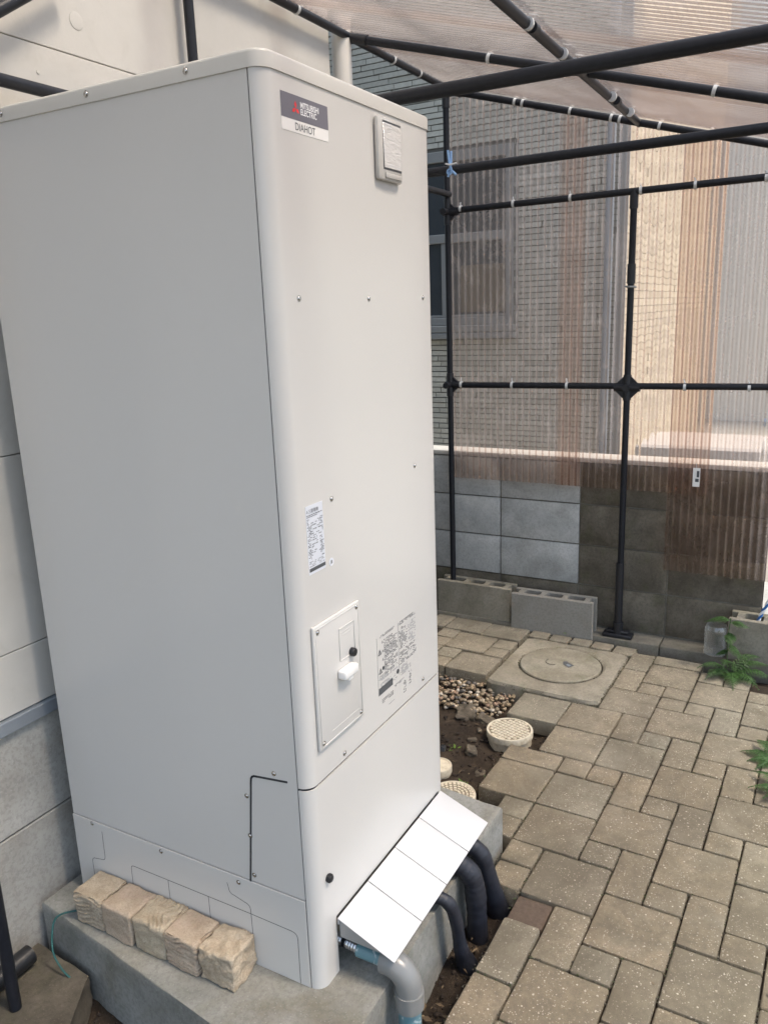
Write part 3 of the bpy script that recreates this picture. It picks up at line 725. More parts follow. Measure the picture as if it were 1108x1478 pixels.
# ------------------------------------------------------------------ white sloping pipe cover, made of four panels
cov = empty('pipe_cover', (.064, -.004, .143), 0, 'white sloping four panel cover over the pipes in front of the tank', 'pipe cover')
PL, PWD = .1335, .150; sl_a = math.atan2(.0575, .1375)
for k in range(4):
    bm = B(); box(bm, 0, PL-.0024, -PWD, 0, -.0022, 0, .0008, 2)
    o = finish('panel', bm, 'white_metal', cov, 40); o.location = (k*PL, -.0015, 0); o.rotation_euler = (sl_a, 0, 0)
bm = B(); box(bm, .0, PL*4-.0013, -.0035, -.0015, -.016, -.0023); o = finish('mounting_strip', bm, 'white_metal', cov, 40)
for k in range(5):
    bm = B()
    x = min(max(k*PL-.001, .003), PL*4-.008)
    v = [bm.verts.new(p) for p in ((x, -.004, -.049), (x+.003, -.004, -.049), (x+.003, -.004, -.004), (x, -.004, -.004), (x, -.118, -.051), (x+.003, -.118, -.051))]
    bm.faces.new((v[0], v[3], v[4])); bm.faces.new((v[1], v[5], v[2])); bm.faces.new((v[0], v[4], v[5], v[1])); bm.faces.new((v[3], v[2], v[5], v[4])); bm.faces.new((v[0], v[1], v[2], v[3]))
    finish('bracket', bm, 'alu_grey', cov, 0)

# ------------------------------------------------------------------ pipes under the cover
dp = empty('drain_pipe', (.10, -.155, -.2), 0, 'grey plastic elbow on a pale blue drain pipe at the front corner of the base', 'drain pipe')
def rel(o, root): o.location = o.location - Vector(root.location); return o
cx, cy = .098, -.158
bm = B(); tube(bm, [(cx, cy, -.26), (cx, cy, -.025)], .0255, 24); rel(finish('pipe', bm, 'pvc_lightblue', dp, 50), dp)
el = [(cx, cy, -.045), (cx, cy, .0)]+[(cx-.0, cy+.048-.048*math.cos(R(a)), .0+.048*math.sin(R(a))) for a in range(12, 91, 13)]+[(cx, cy+.060, .048)]
bm = B(); tube(bm, el, .0295, 24); tube(bm, [(cx, cy, -.048), (cx, cy, -.008)], .0325, 24); rel(finish('elbow', bm, 'grey_pvc', dp, 40), dp)
bm = B(); tube(bm, [(cx, cy+.055, .046), (.098, -.06, .047), (.098, -.034, .047)], .0165, 20); rel(finish('inlet_pipe', bm, 'pvc_lightblue', dp, 50), dp)
fx = empty('flexible_hose', (.085, .02, .055), 0, 'ribbed silver flexible hose joining the tank to the pale blue pipe', 'hose')
pts = spline([(.100, .090, .060), (.102, .050, .054), (.101, .010, .050), (.098, -.044, .048)], 16)
rad = [.0105+(.0018 if i % 2 else 0) for i in range(len(pts))]
bm = B(); tube(bm, pts, .01, 18, radii=rad); rel(finish('ribbed_sleeve', bm, 'flex_metal', fx, 0), fx)
bm = B(); tube(bm, spline([(.1015, .006, .0505), (.101, -.002, .050)], 3), .0135, 18); rel(finish('clamp', bm, 'black_plastic', fx, 40), fx)

def wrap_pipe(path, r, label, n=10, flare=0):
    r *= .88
    pts = spline(path, 3*n); rad = []
    for i in range(len(pts)):
        t = i/len(pts); rad.append(r*(1+.010*math.sin(i*.9)+.035*math.sin(i*.23)+.03*noise.noise(pts[i]*60))+flare*max(0, t-.75)*4)
    bm = B(); tube(bm, pts, r, 22, radii=rad); o = finish('insulated_pipe', bm, 'rubber_wrap', None, 70)
    tag(o, label, 'pipe', 'black wrapped pipes under the white cover'); c = Vector(path[-1]); o.data.transform(Matrix.Translation(-c)); o.location = c
wrap_pipe([(.30, -.02, .050), (.330, -.10, .040), (.346, -.140, .018), (.362, -.152, -.04), (.378, -.156, -.13), (.396, -.168, -.20)], .0185, 'slim black wrapped pipe nearest the grey elbow, splayed at its foot', flare=.012)
wrap_pipe([(.45, -.02, .050), (.468, -.095, .040), (.482, -.138, .006), (.490, -.150, -.06), (.497, -.153, -.21)], .031, 'thickest black wrapped pipe dropping straight into the soil behind the slim one')
wrap_pipe([(.535, -.02, .050), (.550, -.095, .040), (.566, -.136, .002), (.580, -.150, -.07), (.612, -.165, -.20)], .027, 'farthest black wrapped pipe beside the right end of the base', flare=.010)
bm = B(); tube(bm, spline([(.655, -.19, -.185), (.675, -.20, -.165), (.70, -.215, -.150)], 5), .014, 12); tag(recenter(finish('pipe_end', bm, 'grey_pvc')), 'short grey pipe stub poking from the soil by the farthest black pipe', 'pipe')

# ------------------------------------------------------------------ split-face stones on the base
stones = [('stone_beige', 'z', 'beige split stone with thin layered face, farthest left of the row by the house wall'),
          ('stone_pink', 'n', 'smooth topped stone with a pinkish flank, second from the left of the row'),
          ('stone_grey', 'x', 'split stone with a deeply ridged top, middle of the row along the tank'),
          ('stone_pink', 's', 'flat topped reddish stone with coarse layers on its flank, fourth in the row'),
          ('stone_beige', 'r', 'rugged beige stone with a crumpled top, nearest end of the row')]
for k, (mt, ty, lb) in enumerate(stones):
    y = .663-.0985*(k+.5); off = Vector((k*11.3, k*4.1, k*7.7))
    def fn(p, n, ty=ty, off=off):
        q = p+off; a = .0035*noise.noise(q*22)+.0014*noise.noise(q*70)
        lay = abs(((q.z*82+1.7*noise.noise(Vector((q.x*17, q.y*17, q.z*14)))) % 1)-.5)*2
        if ty == 'z': a += -.0050*(lay < .42)*(abs(n.z) < .75)
        if ty == 's': a += -.0042*(lay < .36)*(abs(n.z) < .75)+.002*noise.noise(Vector((q.x*10, q.y*10, q.z*60)))
        if ty == 'x':
            l2 = abs(((q.y*72+2.3*noise.noise(Vector((q.x*20, q.y*13, q.z*9)))) % 1)-.5)*2; a += -.0050*(l2 < .45)*(n.z > .3)*max(0, min(1, .6+1.8*noise.noise(q*24)))+.003*noise.noise(q*45)
        if ty == 'r': a += .0065*noise.noise(q*38)-.0045*abs(noise.noise(q*85))
        if ty == 'n': a += .0012*noise.noise(q*30)+(.003*noise.noise(q*16) if n.x < -.3 else 0)
        return a
    bm = rough_box(.088, .0958, .085, 34, fn, .0065)
    o = finish('split_stone', bm, mt, None, 60); o.location = (-.046-.002*(k % 2), y, -.001); o.rotation_euler[2] = R([1, -2, 1.5, -1, 2][k])
    tag(o, lb, 'stone', 'stones lined up on the base beside the tank')

# teal wire loop
bm = B(); tube(bm, spline([(-.070, .672, .010), (-.105, .700, .012), (-.125, .705, -.004), (-.150, .685, -.05), (-.155, .655, -.085), (-.150, .63, -.11)], 8), .0024, 8)
tag(recenter(finish('garden_wire', bm, 'wire_green')), 'teal plastic coated wire looping over the left edge of the base', 'wire')

# broken rough concrete piece at bottom left, with black pipe stub
def rubble():
    pts = [(-.11, .800), (-.128, .598), (-.262, .512), (-.40, .52), (-.60, .62), (-.60, .800)]
    bm = B(); prism(bm, pts, -.23, -.105); bmesh.ops.triangulate(bm, faces=[f for f in bm.faces if len(f.verts) > 4])
    for _ in range(5):
        es = [e for e in bm.edges if e.calc_length() > .02]
        if es: bmesh.ops.subdivide_edges(bm, edges=es, cuts=1)
        bmesh.ops.triangulate(bm, faces=[f for f in bm.faces if len(f.verts) > 4])
    bm.normal_update()
    for v in bm.verts:
        k = noise.noise(v.co*20)*.008+noise.noise(v.co*60)*.004
        side = v.co.z < -.106
        v.co += Vector((v.normal.x, v.normal.y, v.normal.z*.3))*k*(1 if side else .5)
    return finish('broken_slab', bm, 'rough_slab', None, 35)
tag(recenter(rubble()), 'broken rough concrete slab on the soil below the house wall', 'concrete slab')
bm = B(); tube(bm, [(-.165, .752, -.075), (-.36, .757, -.078)], .024, 20); tag(recenter(finish('black_pipe_stub', bm, 'black_plastic', None, 40)), 'fat black pipe stub lying along the foot of the house wall', 'pipe')
bm = B(); 
for k in range(1): blob(bm, (0, 0, .003), .013, .008, .003, .5, .2)
o = finish('paint_flake', bm, 'leaf_dry', None, 0); o.location = (-.155, .395, -.19); tag(o, 'small whitish chip lying on the soil beside the concrete base', 'chip')

# ------------------------------------------------------------------ the house the tank stands against
YW = .81
house = empty('house', (0, YW, -.2), 0, 'house wall of broad pale grey siding boards behind the tank', 'house')
def hp(name, bm, mat, smooth=35, parent=None):
    o = finish(name, bm, mat, parent or house, smooth)
    if parent is None: o.location = -Vector(house.location)
    return o
zs = [.51, .665, 1.129, 1.593, 2.045, 2.51, 2.97, 3.43, 3.89, 4.35, 4.81]
for a, b in zip(zs, zs[1:]):
    for x0, x1 in ((-4.5, -1.512), (-1.508, 1.518)): hp('siding_board', box(B(), x0, x1, YW, YW+.016, a+.0012, b-.0012, .0014, 1), 'siding')
hp('wall_core', box(B(), -4.49, 1.505, YW+.0165, YW+6, .48, 4.80), 'groove', 0)
for a, b in zip(zs, zs[1:]): hp('siding_board', box(B(), 1.506, 1.522, YW+.017, YW+6, a+.0012, b-.0012, .0014, 1), 'siding')
hp('flashing', box(B(), -4.5, 1.53, YW-.012, YW+.016, .474, .508, .002), 'flash_metal')
hp('foundation', box(B(), -4.5, 1.515, YW+.004, YW+.16, .2105, .473, .003), 'foundation'); hp('foundation', box(B(), -4.5, 1.515, YW+.005, YW+.16, -.3, .2065, .003), 'foundation')
rf = B(); v = [rf.verts.new(p) for p in ((-5, YW-.45, 4.70), (2.0, YW-.45, 4.70), (2.0, YW+6.5, 4.70), (-5, YW+6.5, 4.70), (-5, YW+3, 6.2), (2.0, YW+3, 6.2))]
for f in ((0, 1, 2, 3), (0, 4, 5, 1), (3, 2, 5, 4), (0, 3, 4), (1, 5, 2)): rf.faces.new([v[i] for i in f])
hp('roof', rf, 'roof_dark', 0)
bm = B(); lathe(bm, [(.020, 0), (.020, .0010), (.0175, .0016), (0, .0012)], (.376, YW-.0001, 2.124), 24, '-Y'); hp('wall_plug', bm, 'siding')
for x, z in ((.245, 1.985), (.80, 2.40), (1.16, 2.09)):
    bm = B(); lathe(bm, [(.0045, 0), (.0045, .0014), (0, .002)], (x, YW-.0001, z), 10, '-Y'); hp('nail_head', bm, 'siding')
# white downpipe at the house corner
dn = empty('downpipe', (1.585, .80, 2.44), 0, 'white plastic downpipe at the right corner of the siding wall', 'downpipe')
bm = B(); tube(bm, [(0, 0, -2.65), (0, 0, 0)], .036, 28, cap=False); tube(bm, [(0, 0, -2.65), (0, 0, -.001)], .033, 28)
finish('pipe', bm, 'white_pvc', dn, 50)
for z in (-.55, -1.75):
    bm = B(); tube(bm, [(0, 0, z), (0, 0, z+.02)], .0385, 28); finish('bracket', bm, 'white_pvc', dn, 40)

# ------------------------------------------------------------------ pipe frame
XF, PR = 2.43, .0140
fr = empty('garden_shelter', (XF, -.07, -.1), 0, 'black pipe frame of the lean-to shelter around the tank', 'pipe frame')
def fp(name, bm, mat, smooth=45): o = finish(name, bm, mat, fr, smooth); o.location = -Vector(fr.location); return o
def pipe(name, a, b, r=PR): return fp(name, tube(B(), [a, b], r, 18), 'black_pipe')
def roofz(y): return 2.376+.289*(y-.79)
YE = -1.55
def roof_pt(x, y, d=0): return (x, y, roofz(y)+d)
pipe('post', (XF, .775, .02), (XF, .775, 2.372)); pipe('post', (XF, -.068, -.08), (XF, -.068, 1.87)); pipe('post', (XF, YE, -.12), (XF, YE, roofz(YE)))
pipe('post', (.742, .772, 0.002), (.742, .772, 2.36)); pipe('post', (-.27, .675, -.104), (-.27, .675, 2.34)); pipe('post', (-.25, YE, -.19), (-.25, YE, roofz(YE))); pipe('post', (.742, YE, -.19), (.742, YE, 1.93))
for z in (1.065, 1.862): pipe('rail', (XF-.002, .80, z), (XF-.002, YE-.05, z+.012))
pipe('rafter', roof_pt(XF, .80), roof_pt(XF, YE-.05)); pipe('rafter', roof_pt(1.60, .79, .008), roof_pt(1.60, YE-.05, .008)); pipe('rafter', roof_pt(-.25, .79), roof_pt(-.25, YE-.05)); pipe('rafter', roof_pt(-1.05, .79), roof_pt(-1.05, YE-.05)); pipe('post', (-1.05, YE, -.19), (-1.05, YE, roofz(YE))); pipe('post', (-1.05, .772, -.19), (-1.05, .772, 2.36))
pipe('purlin', roof_pt(-1.15, .775, .012), roof_pt(2.47, .775, .012)); pipe('purlin', roof_pt(-1.15, -.105, .0), roof_pt(2.46, -.072, .0)); pipe('purlin', roof_pt(-1.15, YE), roof_pt(2.46, YE))
pipe('tie_beam', (.742, .79, 1.929), (.742, YE-.05, 1.920), .0165); pipe('tie_beam', (1.60, .79, 1.893), (1.60, YE-.05, 1.905), .0155)
pipe('side_rail', (-1.1, .765, 1.932), (2.43, .765, 1.935)); pipe('brace', (.085, .765, 2.045), (.32, .765, 2.20))
def sleeve(a, b, r=PR*1.24): return fp('joint_sleeve', tube(B(), [a, b], r, 18), 'black_fitting')
def gusset(y, z, x=XF, s_=.052, t=.007, half=False):
    pts = [(y+s_, z), (y, z+s_), (y-s_, z), (y, z-s_)]
    pts = [(y, z+s_), (y-s_*.95, z+.008), (y-s_*.95, z-.008), (y, z-s_), (y-.0, z-s_)][:4] if half else [(y+s_, z+.012), (y+.012, z+s_), (y-.012, z+s_), (y-s_, z+.012), (y-s_, z-.012), (y-.012, z-s_), (y+.012, z-s_), (y+s_, z-.012)]
    bm = B(); a = [bm.verts.new((x-t, p, q)) for p, q in pts]; b = [bm.verts.new((x+t, p, q)) for p, q in pts]; n = len(pts)
    bm.faces.new(a); bm.faces.new(list(reversed(b)))
    for k in range(n): bm.faces.new((a[k], b[k], b[(k+1) % n], a[(k+1) % n]))
    bmesh.ops.recalc_face_normals(bm, faces=bm.faces); fp('gusset', bm, 'black_fitting', 0)
for z, y in ((1.063, -.068), (1.067, .775), (1.857, .775)):
    full = y < 0
    gusset(y, z, half=not full)
    sleeve((XF, y, z-.055), (XF, y, z+.055)); sleeve((XF, y-.055, z), (XF, y+(.055 if full else .02), z))
    sleeve((XF-.055 if not full else XF-.03, y, z), (XF, y, z), PR*1.05)
sleeve((XF, -.068, 1.80), (XF, -.068, 1.875)); sleeve((XF, -.068, 1.50), (XF, -.068, 1.58)); sleeve((XF, -.066, -.08), (XF, -.066, .26), PR*1.28)
sleeve((XF, .775, 2.30), (XF, .775, 2.375)); sleeve(roof_pt(XF, .79), roof_pt(XF, .70)); sleeve(roof_pt(2.36, .775, .012), roof_pt(2.47, .775, .012)); sleeve(roof_pt(1.60, .79, .008), roof_pt(1.60, .70, .008))
for k in range(3): sleeve(roof_pt(1.06+k*.46, -.09), roof_pt(1.09+k*.46, -.09), PR*1.08)
bm = B(); box(bm, XF-.03, XF+.03, -.135, .0, -.1015, -.083, .004, 2); box(bm, XF-.018, XF+.018, -.118, -.015, -.0825, -.068, .004, 2); tube(bm, [(XF, -.067, -.09), (XF, -.067, -.03)], .023, 18); fp('foot_plate', bm, 'black_fitting')
bm = B(); tube(bm, [(XF-.003, -.090, 1.485), (XF-.024, -.068, 1.487), (XF-.003, -.045, 1.489)], .004, 8); tube(bm, [(XF, -.068, 1.482), (XF, -.068, 1.491)], PR*1.2, 16); fp('cable_ring', bm, 'alu_grey')
def clip(p, axis):
    """white band round the pipe with a short hook gripping the sheet"""
    p = Vector(p); d = {'y': Vector((0, 1, 0)), 'x': Vector((1, 0, 0)), 's': Vector((0, 1, .289)).normalized()}[axis]
    bm = B(); tube(bm, [p-d*.0055, p+d*.0055], PR*1.16, 16)
    out = Vector((1, 0, 0)) if axis == 'y' else Vector((0, 0, 1)); u = Vector((0, 0, 1)) if axis == 'y' else Vector((1, 0, 0))
    tube(bm, spline([p+u*PR, p+u*(PR+.010)+out*.004+d*.004, p+u*(PR+.016)+out*.020+d*.009], 3), .0026, 6)
    fp('clip', bm, 'clip_plastic')
for y in (.715, .458, .198, -.307, -.556, -.80): clip((XF-.002, y, 1.068), 'y')
for y in (.707, .454, .198, -.095, -.306, -.562, -.80): clip((XF-.002, y, 1.866), 'y')
for y in (.449, .414, .206, .035, .0, -.158, -.35): clip(roof_pt(XF, y), 's')
for x in (1.27, 1.93, 2.16): clip(roof_pt(x, .775, .012), 'x')
for x in (1.03, 1.33, 1.45, 1.92, 2.2): clip(roof_pt(x, -.09), 'x')
clip(roof_pt(1.60, -.47, .008), 's'); clip(roof_pt(1.60, .24, .008), 's')

# ------------------------------------------------------------------ corrugated sheets
def corrugated(name, u0, u1, v0, v1, to3, label, mat, group, amp=.0045, pitch=.0318, nv=2, parity=0):
    nu = int((u1-u0)/pitch*12); bm = B(); rows = []
    for j in range(nv+1):
        v = v0+(v1-v0)*j/nv; row = []
        for i in range(nu+1):
            u = u0+(u1-u0)*i/nu; wv = amp*math.sin(2*math.pi*u/pitch)+.0025*noise.noise(Vector((u*2, v*2, parity*5)))
            row.append(bm.verts.new(to3(u, v, wv)))
        rows.append(row)
    for a, b in zip(rows, rows[1:]):
        for i in range(nu): bm.faces.new((a[i], a[i+1], b[i+1], b[i]))
    bmesh.ops.recalc_face_normals(bm, faces=bm.faces)
    o = finish(name, bm, mat, None, 0)
    for p in o.data.polygons: p.use_smooth = True
    return tag(recenter(o), label, 'corrugated sheet', group)
for k, (y0, y1, zb, lb) in enumerate(((.14, .800, .603, 'upright bronze corrugated sheet next to the tank, in front of the neighbour window'),
                                      (-.42, .247, .600, 'upright bronze corrugated sheet behind the middle post of the frame'),
                                      (-.912, -.252, .243, 'upright bronze corrugated sheet reaching lowest over the block wall at the right'))):
    top = 2.02 if k == 2 else 2.2
    def to3(u, v, wv, k=k, y1=y1, zb=zb):
        z = zb+(roofz(u)-.01-zb)*v
        return (XF+.026+.0035*(k % 2)+wv, u, z)
    corrugated('corrugated_sheet', y0, y1, 0, 1, to3, lb, 'poly_wall', 'upright sheets of the shelter end wall', nv=10, parity=k)
xr = [(1.785, 2.475, 'roof sheet over the far gable end of the shelter'), (1.175, 1.845, 'roof sheet spanning the middle rafter, above the white downpipe'), (.60, 1.26, 'roof sheet at the top edge of the photo, above the tie beam'), (.03, .69, 'roof sheet directly over the tank'), (-.54, .12, 'roof sheet at the near left end of the tank'), (-1.11, -.45, 'roof sheet overhead, above the camera side of the shelter')]
for k, (x0, x1, lb) in enumerate(xr):
    def to3(u, v, wv, k=k): return (u, v, roofz(v)+.0245+.0035*(k % 2)+wv)
    corrugated('corrugated_sheet', x0, x1, YE-.12, .800, to3, 'bronze corrugated '+lb, 'poly_roof', 'sheets of the sloping shelter roof', nv=10, parity=k+5)

# hanging tag on the third sheet and blue clothes peg on the tie beam
tg = empty('hanging_tag', (2.425, -.372, .725), 0, 'small white printed tag hanging against the dark corrugated sheet', 'tag')
bm = B(); box(bm, -.0012, .0012, -.016, .013, -.082, .0, .001); finish('card', bm, 'sticker_white', tg)
bm = B(); box(bm, -.0020, -.0013, -.013, -.003, -.040, -.012); box(bm, -.0020, -.0013, -.012, .002, -.060, -.046); finish('print', bm, 'print_dark', tg, 0)
bm = B(); tube(bm, [(0, 0, 0), (.002, .002, .02)], .001, 6); finish('string', bm, 'clip_plastic', tg)
pg = empty('clothes_peg', (1.583, .372, 1.903), 0, 'pale blue plastic clothes peg clipped on the black tie beam', 'clothes peg')
bm = B(); tube(bm, [(-.012, .010, .052), (-.010, .006, .010), (-.008, -.002, -.014), (-.012, -.020, -.030)], .0042, 8); finish('arm', bm, 'peg_blue', pg)
bm = B(); tube(bm, [(.002, .004, .050), (-.004, .002, .012), (-.008, .006, -.014), (-.012, .010, -.034)], .0042, 8); finish('arm', bm, 'peg_blue', pg)
bm = B(); tube(bm, [(-.010, .020, .010), (-.016, .002, .004), (-.010, -.022, .008)], .003, 8); finish('spring', bm, 'clip_plastic', pg)
bm = B(); lathe(bm, [(.011, -.003), (.011, .003), (.006, .003), (.006, -.003), (.011, -.003)], (-.012, .004, -.018), 16, '-X'); finish('jaw', bm, 'peg_blue', pg)

# ------------------------------------------------------------------ block wall
wall = empty('block_wall', (2.5, .145, -.16), 0, 'low wall of light and dark concrete blocks with a white coping', 'wall')
def wpart(name, bm, mat, smooth=35): o = finish(name, bm, mat, wall, smooth); o.location = -Vector(wall.location); return o
rs = random.Random(5)
zr = [-.095, .108, .308, .507, .708]
for r_ in range(4):
    yb = [.94+.4*k for k in range(6, -1, -1)]+[.543, .145, -.265, -.665]
    for a, b in zip(yb, yb[1:]):
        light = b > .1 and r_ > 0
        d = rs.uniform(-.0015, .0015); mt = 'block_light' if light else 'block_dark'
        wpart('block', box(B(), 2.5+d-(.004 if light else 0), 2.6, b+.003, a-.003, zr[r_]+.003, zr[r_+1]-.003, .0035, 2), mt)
wpart('mortar', box(B(), 2.506, 2.597, -.662, 3.3, -.17, .707), 'footing', 0)
cp = B(); box(cp, 2.488, 2.615, -.668, 3.3, .7095, .732, .004, 2); wpart('coping', cp, 'coping')
ft = B(); box(ft, 2.388, 2.60, -.26, 3.3, -.26, -.101, .005, 2); box(ft, 2.388, 2.60, -1.0, -.264, -.26, -.101, .005, 2); wpart('footing', ft, 'footing')

# hollow blocks standing on edge
def hollow(loc, L, T, H, label, mat, rz=0, open_end=True):
    """cored block seen from above: three hollows and half-round notches at the ends, length along y"""
    root = empty('hollow_block', loc, rz, label, 'concrete block')
    n = 3; web = .026; sh = .024; nz = 1
    hw = (L-.05-web*(n+1))/n
    bm = B()
    box(bm, 0, sh, 0, L, 0, H, .003, 1); box(bm, T-sh, T, 0, L, 0, H, .003, 1)
    y = .022
    ys = []
    for k in range(n+1):
        wv = web; box(bm, sh-.002, T-sh+.002, y, y+wv, 0, H-.002, 0); ys.append((y+wv, y+wv+hw)); y += wv+hw
    finish('body', bm, mat, root, 35)
    bm = B()
    for a, b in ys[:-1]: # rounded corners inside the hollows
        r_ = .014
        for (cy, s1) in ((a, 1), (b, -1)):
            for (cx_, s2) in ((sh, 1), (T-sh, -1)):
                q = [(cx_-.001*s2, cy-.001*s1), (cx_+s2*r_, cy-.001*s1), (cx_+s2*r_*.3, cy+s1*r_*.3), (cx_-.001*s2, cy+s1*r_)]
                if s1*s2 < 0: q.reverse()
                prism(bm, q, 0, H-.003)
    bmesh.ops.recalc_face_normals(bm, faces=bm.faces); finish('core_fillet', bm, mat, root, 0)
    finish('core_fill', box(B(), sh-.001, T-sh+.001, .03, L-.03, 0, H*.45), 'block_dark', root, 0)
    return root
hollow((2.392, .452, -.125), .40, .10, .195, 'mossy weathered hollow block in front of the wall, with the left post standing in it', 'block_hollow', R(-1))
hollow((2.372, .040, -.125), .398, .10, .19, 'clean grey hollow block standing between the manhole and the wall', 'block_hollow_grey', R(1.2))
hollow((2.362, -.935, -.105), .39, .12, .19, 'mossy hollow block at the right edge with ferns growing in front', 'block_hollow', R(-2))

# ------------------------------------------------------------------ manhole
mx, my = g2w(19.83, .45)
mh = empty('manhole', (mx, my, -.2), TH, 'square concrete manhole surround with a round lid set among the pavers', 'manhole')
def manhole():
    L, Wd = 5.10*S, 4.76*S
    rc_, ro = .182, .193; n = 64; bm = B()
    def sq(a, hx, hy):
        c, s_ = math.cos(a), math.sin(a); k = min(hx/abs(c) if abs(c) > 1e-6 else 9, hy/abs(s_) if abs(s_) > 1e-6 else 9); return (c*k, s_*k)
    cxm, cym = .026, .004
    rings = []
    def ring(fn, z): rings.append([bm.verts.new((*fn(2*math.pi*i/n), z)) for i in range(n)])
    def jag(a, s0): return 1+.022*noise.noise(Vector((math.cos(a)*9, math.sin(a)*9, s0)))
    ring(lambda a: tuple(v*jag(a, 3) for v in sq(a, L/2, Wd/2)), -.04)
    ring(lambda a: tuple(v*jag(a, 1)*1.0 for v in sq(a, L/2, Wd/2)), .075)
    ring(lambda a: tuple(v*jag(a, 5)*.975 for v in sq(a, L/2, Wd/2)), .086)
    ring(lambda a: tuple(v*.90 for v in sq(a, L/2, Wd/2)), .087)
    ring(lambda a: (cxm+math.cos(a)*ro, cym+math.sin(a)*ro), .088)
    ring(lambda a: (cxm+math.cos(a)*rc_, cym+math.sin(a)*rc_), .082)
    ring(lambda a: (cxm+math.cos(a)*(rc_-.004), cym+math.sin(a)*(rc_-.004)), .06)
    for A_, B_ in zip(rings, rings[1:]):
        for i in range(n): bm.faces.new((A_[i], A_[(i+1) % n], B_[(i+1) % n], B_[i]))
    finish('surround', bm, 'manhole_concrete', mh, 30)
    bm = B(); r_ = random.Random(8)
    for k in range(520):
        a = r_.uniform(0, 2*math.pi); x, y = sq(a, L/2, Wd/2)
        if r_.random() < .35: x, y = cxm+rc_*math.cos(a), cym+rc_*math.sin(a); z = .083
        else: z = .06+.022*r_.random(); x *= 1.004; y *= 1.004
        if noise.noise(Vector((x*7, y*7, 2))) < -.1: continue
        s_ = r_.uniform(.0015, .0042); c_ = Vector((x+r_.uniform(-.004, .004), y+r_.uniform(-.004, .004), z))
        vs = [bm.verts.new(c_+Vector((math.cos(q_), math.sin(q_), r_.uniform(-.2, .2)))*s_*r_.uniform(.7, 1.4)) for q_ in (0, 2.1, 4.2)]; tp = bm.verts.new(c_+Vector((0, 0, s_)))
        for q_ in range(3): bm.faces.new((vs[q_], vs[(q_+1) % 3], tp))
    finish('moss', bm, 'joint_grit', mh, 0)['kind'] = 'stuff'
    bm = B(); prof = [(rc_-.007, .05), (rc_-.007, .085), (rc_-.011, .0885), (rc_-.028, .089), (rc_-.06, .0900), (.08, .091), (0, .0915)]
    lathe(bm, prof, (cxm, cym, 0), 64)
    finish('lid', bm, 'lid_concrete', mh, 30)
    bm = B()
    for s_ in (0,):
        a0 = [(cxm+.030*math.cos(R(t)), cym+.035+.030*math.sin(R(t)), .0925) for t in range(60, 221, 20)]
        tube(bm, a0, .0022, 6)
    finish('handle_ring', bm, 'footing', mh, 40)
    bm = B(); prism(bm, [(cxm-.028, cym-.045), (cxm+.004, cym-.060), (cxm+.030, cym-.020), (cxm+.022, cym-.006), (cxm-.004, cym-.014)], .0905, .0922); finish('recess_shade', bm, 'print_dark', mh, 0)  # flat dark plate on the lid, standing for the shade inside a recess
    bm = B(); prism(bm, [(cxm-.018, cym-.044), (cxm-.004, cym-.050), (cxm+.004, cym-.030), (cxm-.008, cym-.028)], .0923, .0935); finish('handle', bm, 'flash_metal', mh, 0)
manhole()

# drain inspection caps
def cap(x, y, z, r, label, kind):
    root = empty('inspection_cover', (x, y, z-.045), R(random.uniform(0, 90)) if kind != 'grid' else R(-18), label, 'drain cap')
    bm = B(); lathe(bm, [(r*.93, -.04), (r*.93, .018), (r, .019), (r, .039), (r*.985, .0425), (r*.90, .0425), (r*.895, .0385)], (0, 0, 0), 48); finish('rim', bm, 'cap_cream', root, 35)
    if kind != 'plain': finish('groove_face', lathe(B(), [(r*.897, .0380), (r*.897, .0395), (0, .0395)], (0, 0, 0), 48), 'cap_groove', root, 35)
    else: finish('face', lathe(B(), [(r*.897, .0380), (r*.897, .0405), (0, .0405)], (0, 0, 0), 48), 'cap_cream', root, 35)
    bm = B()
    if kind == 'grid':
        n = 10; p = 2*r*.88/n
        for i in range(n):
            for j in range(n):
                cx_, cy_ = (i-n/2+.5)*p, (j-n/2+.5)*p
                if math.hypot(cx_, cy_) < r*.86: box(bm, cx_-p*.38, cx_+p*.38, cy_-p*.38, cy_+p*.38, .0393, .0420)
        finish('raised_square', bm, 'cap_cream', root, 0)['kind'] = 'stuff'
    elif kind == 'ring':
        for q in (.3, .46, .62, .78, .88):
            n = int(q*34)
            for i in range(n):
                a0, a1 = 2*math.pi*i/n, 2*math.pi*(i+.7)/n; r1, r2 = r*(q-.045), r*(q+.045)
                pp = [(r1*math.cos(a0), r1*math.sin(a0)), (r2*math.cos(a0), r2*math.sin(a0)), (r2*math.cos(a1), r2*math.sin(a1)), (r1*math.cos(a1), r1*math.sin(a1))]
                prism(bm, pp, .0393, .0418)
        bmesh.ops.recalc_face_normals(bm, faces=bm.faces); finish('raised_rib', bm, 'cap_cream', root, 0)['kind'] = 'stuff'
        bm = B()
        for k in range(5): box(bm, -.010+.004*k, -.008+.004*k, -.010+.003*(k % 2), .010, .0415, .0423)
        finish('centre_grip', bm, 'footing', root, 0)
    else: bm.free()
cap(1.448, .108, -.127, .0875, 'round cream drain cap with a square grid pattern, between the pebbles and pavers', 'grid')
cap(.985, .135, -.135, .075, 'round cream drain cap with ring pattern, behind the white pipe cover', 'ring')
cap(1.135, .262, -.145, .050, 'small plain cream drain cap half hidden by the right edge of the tank', 'plain')

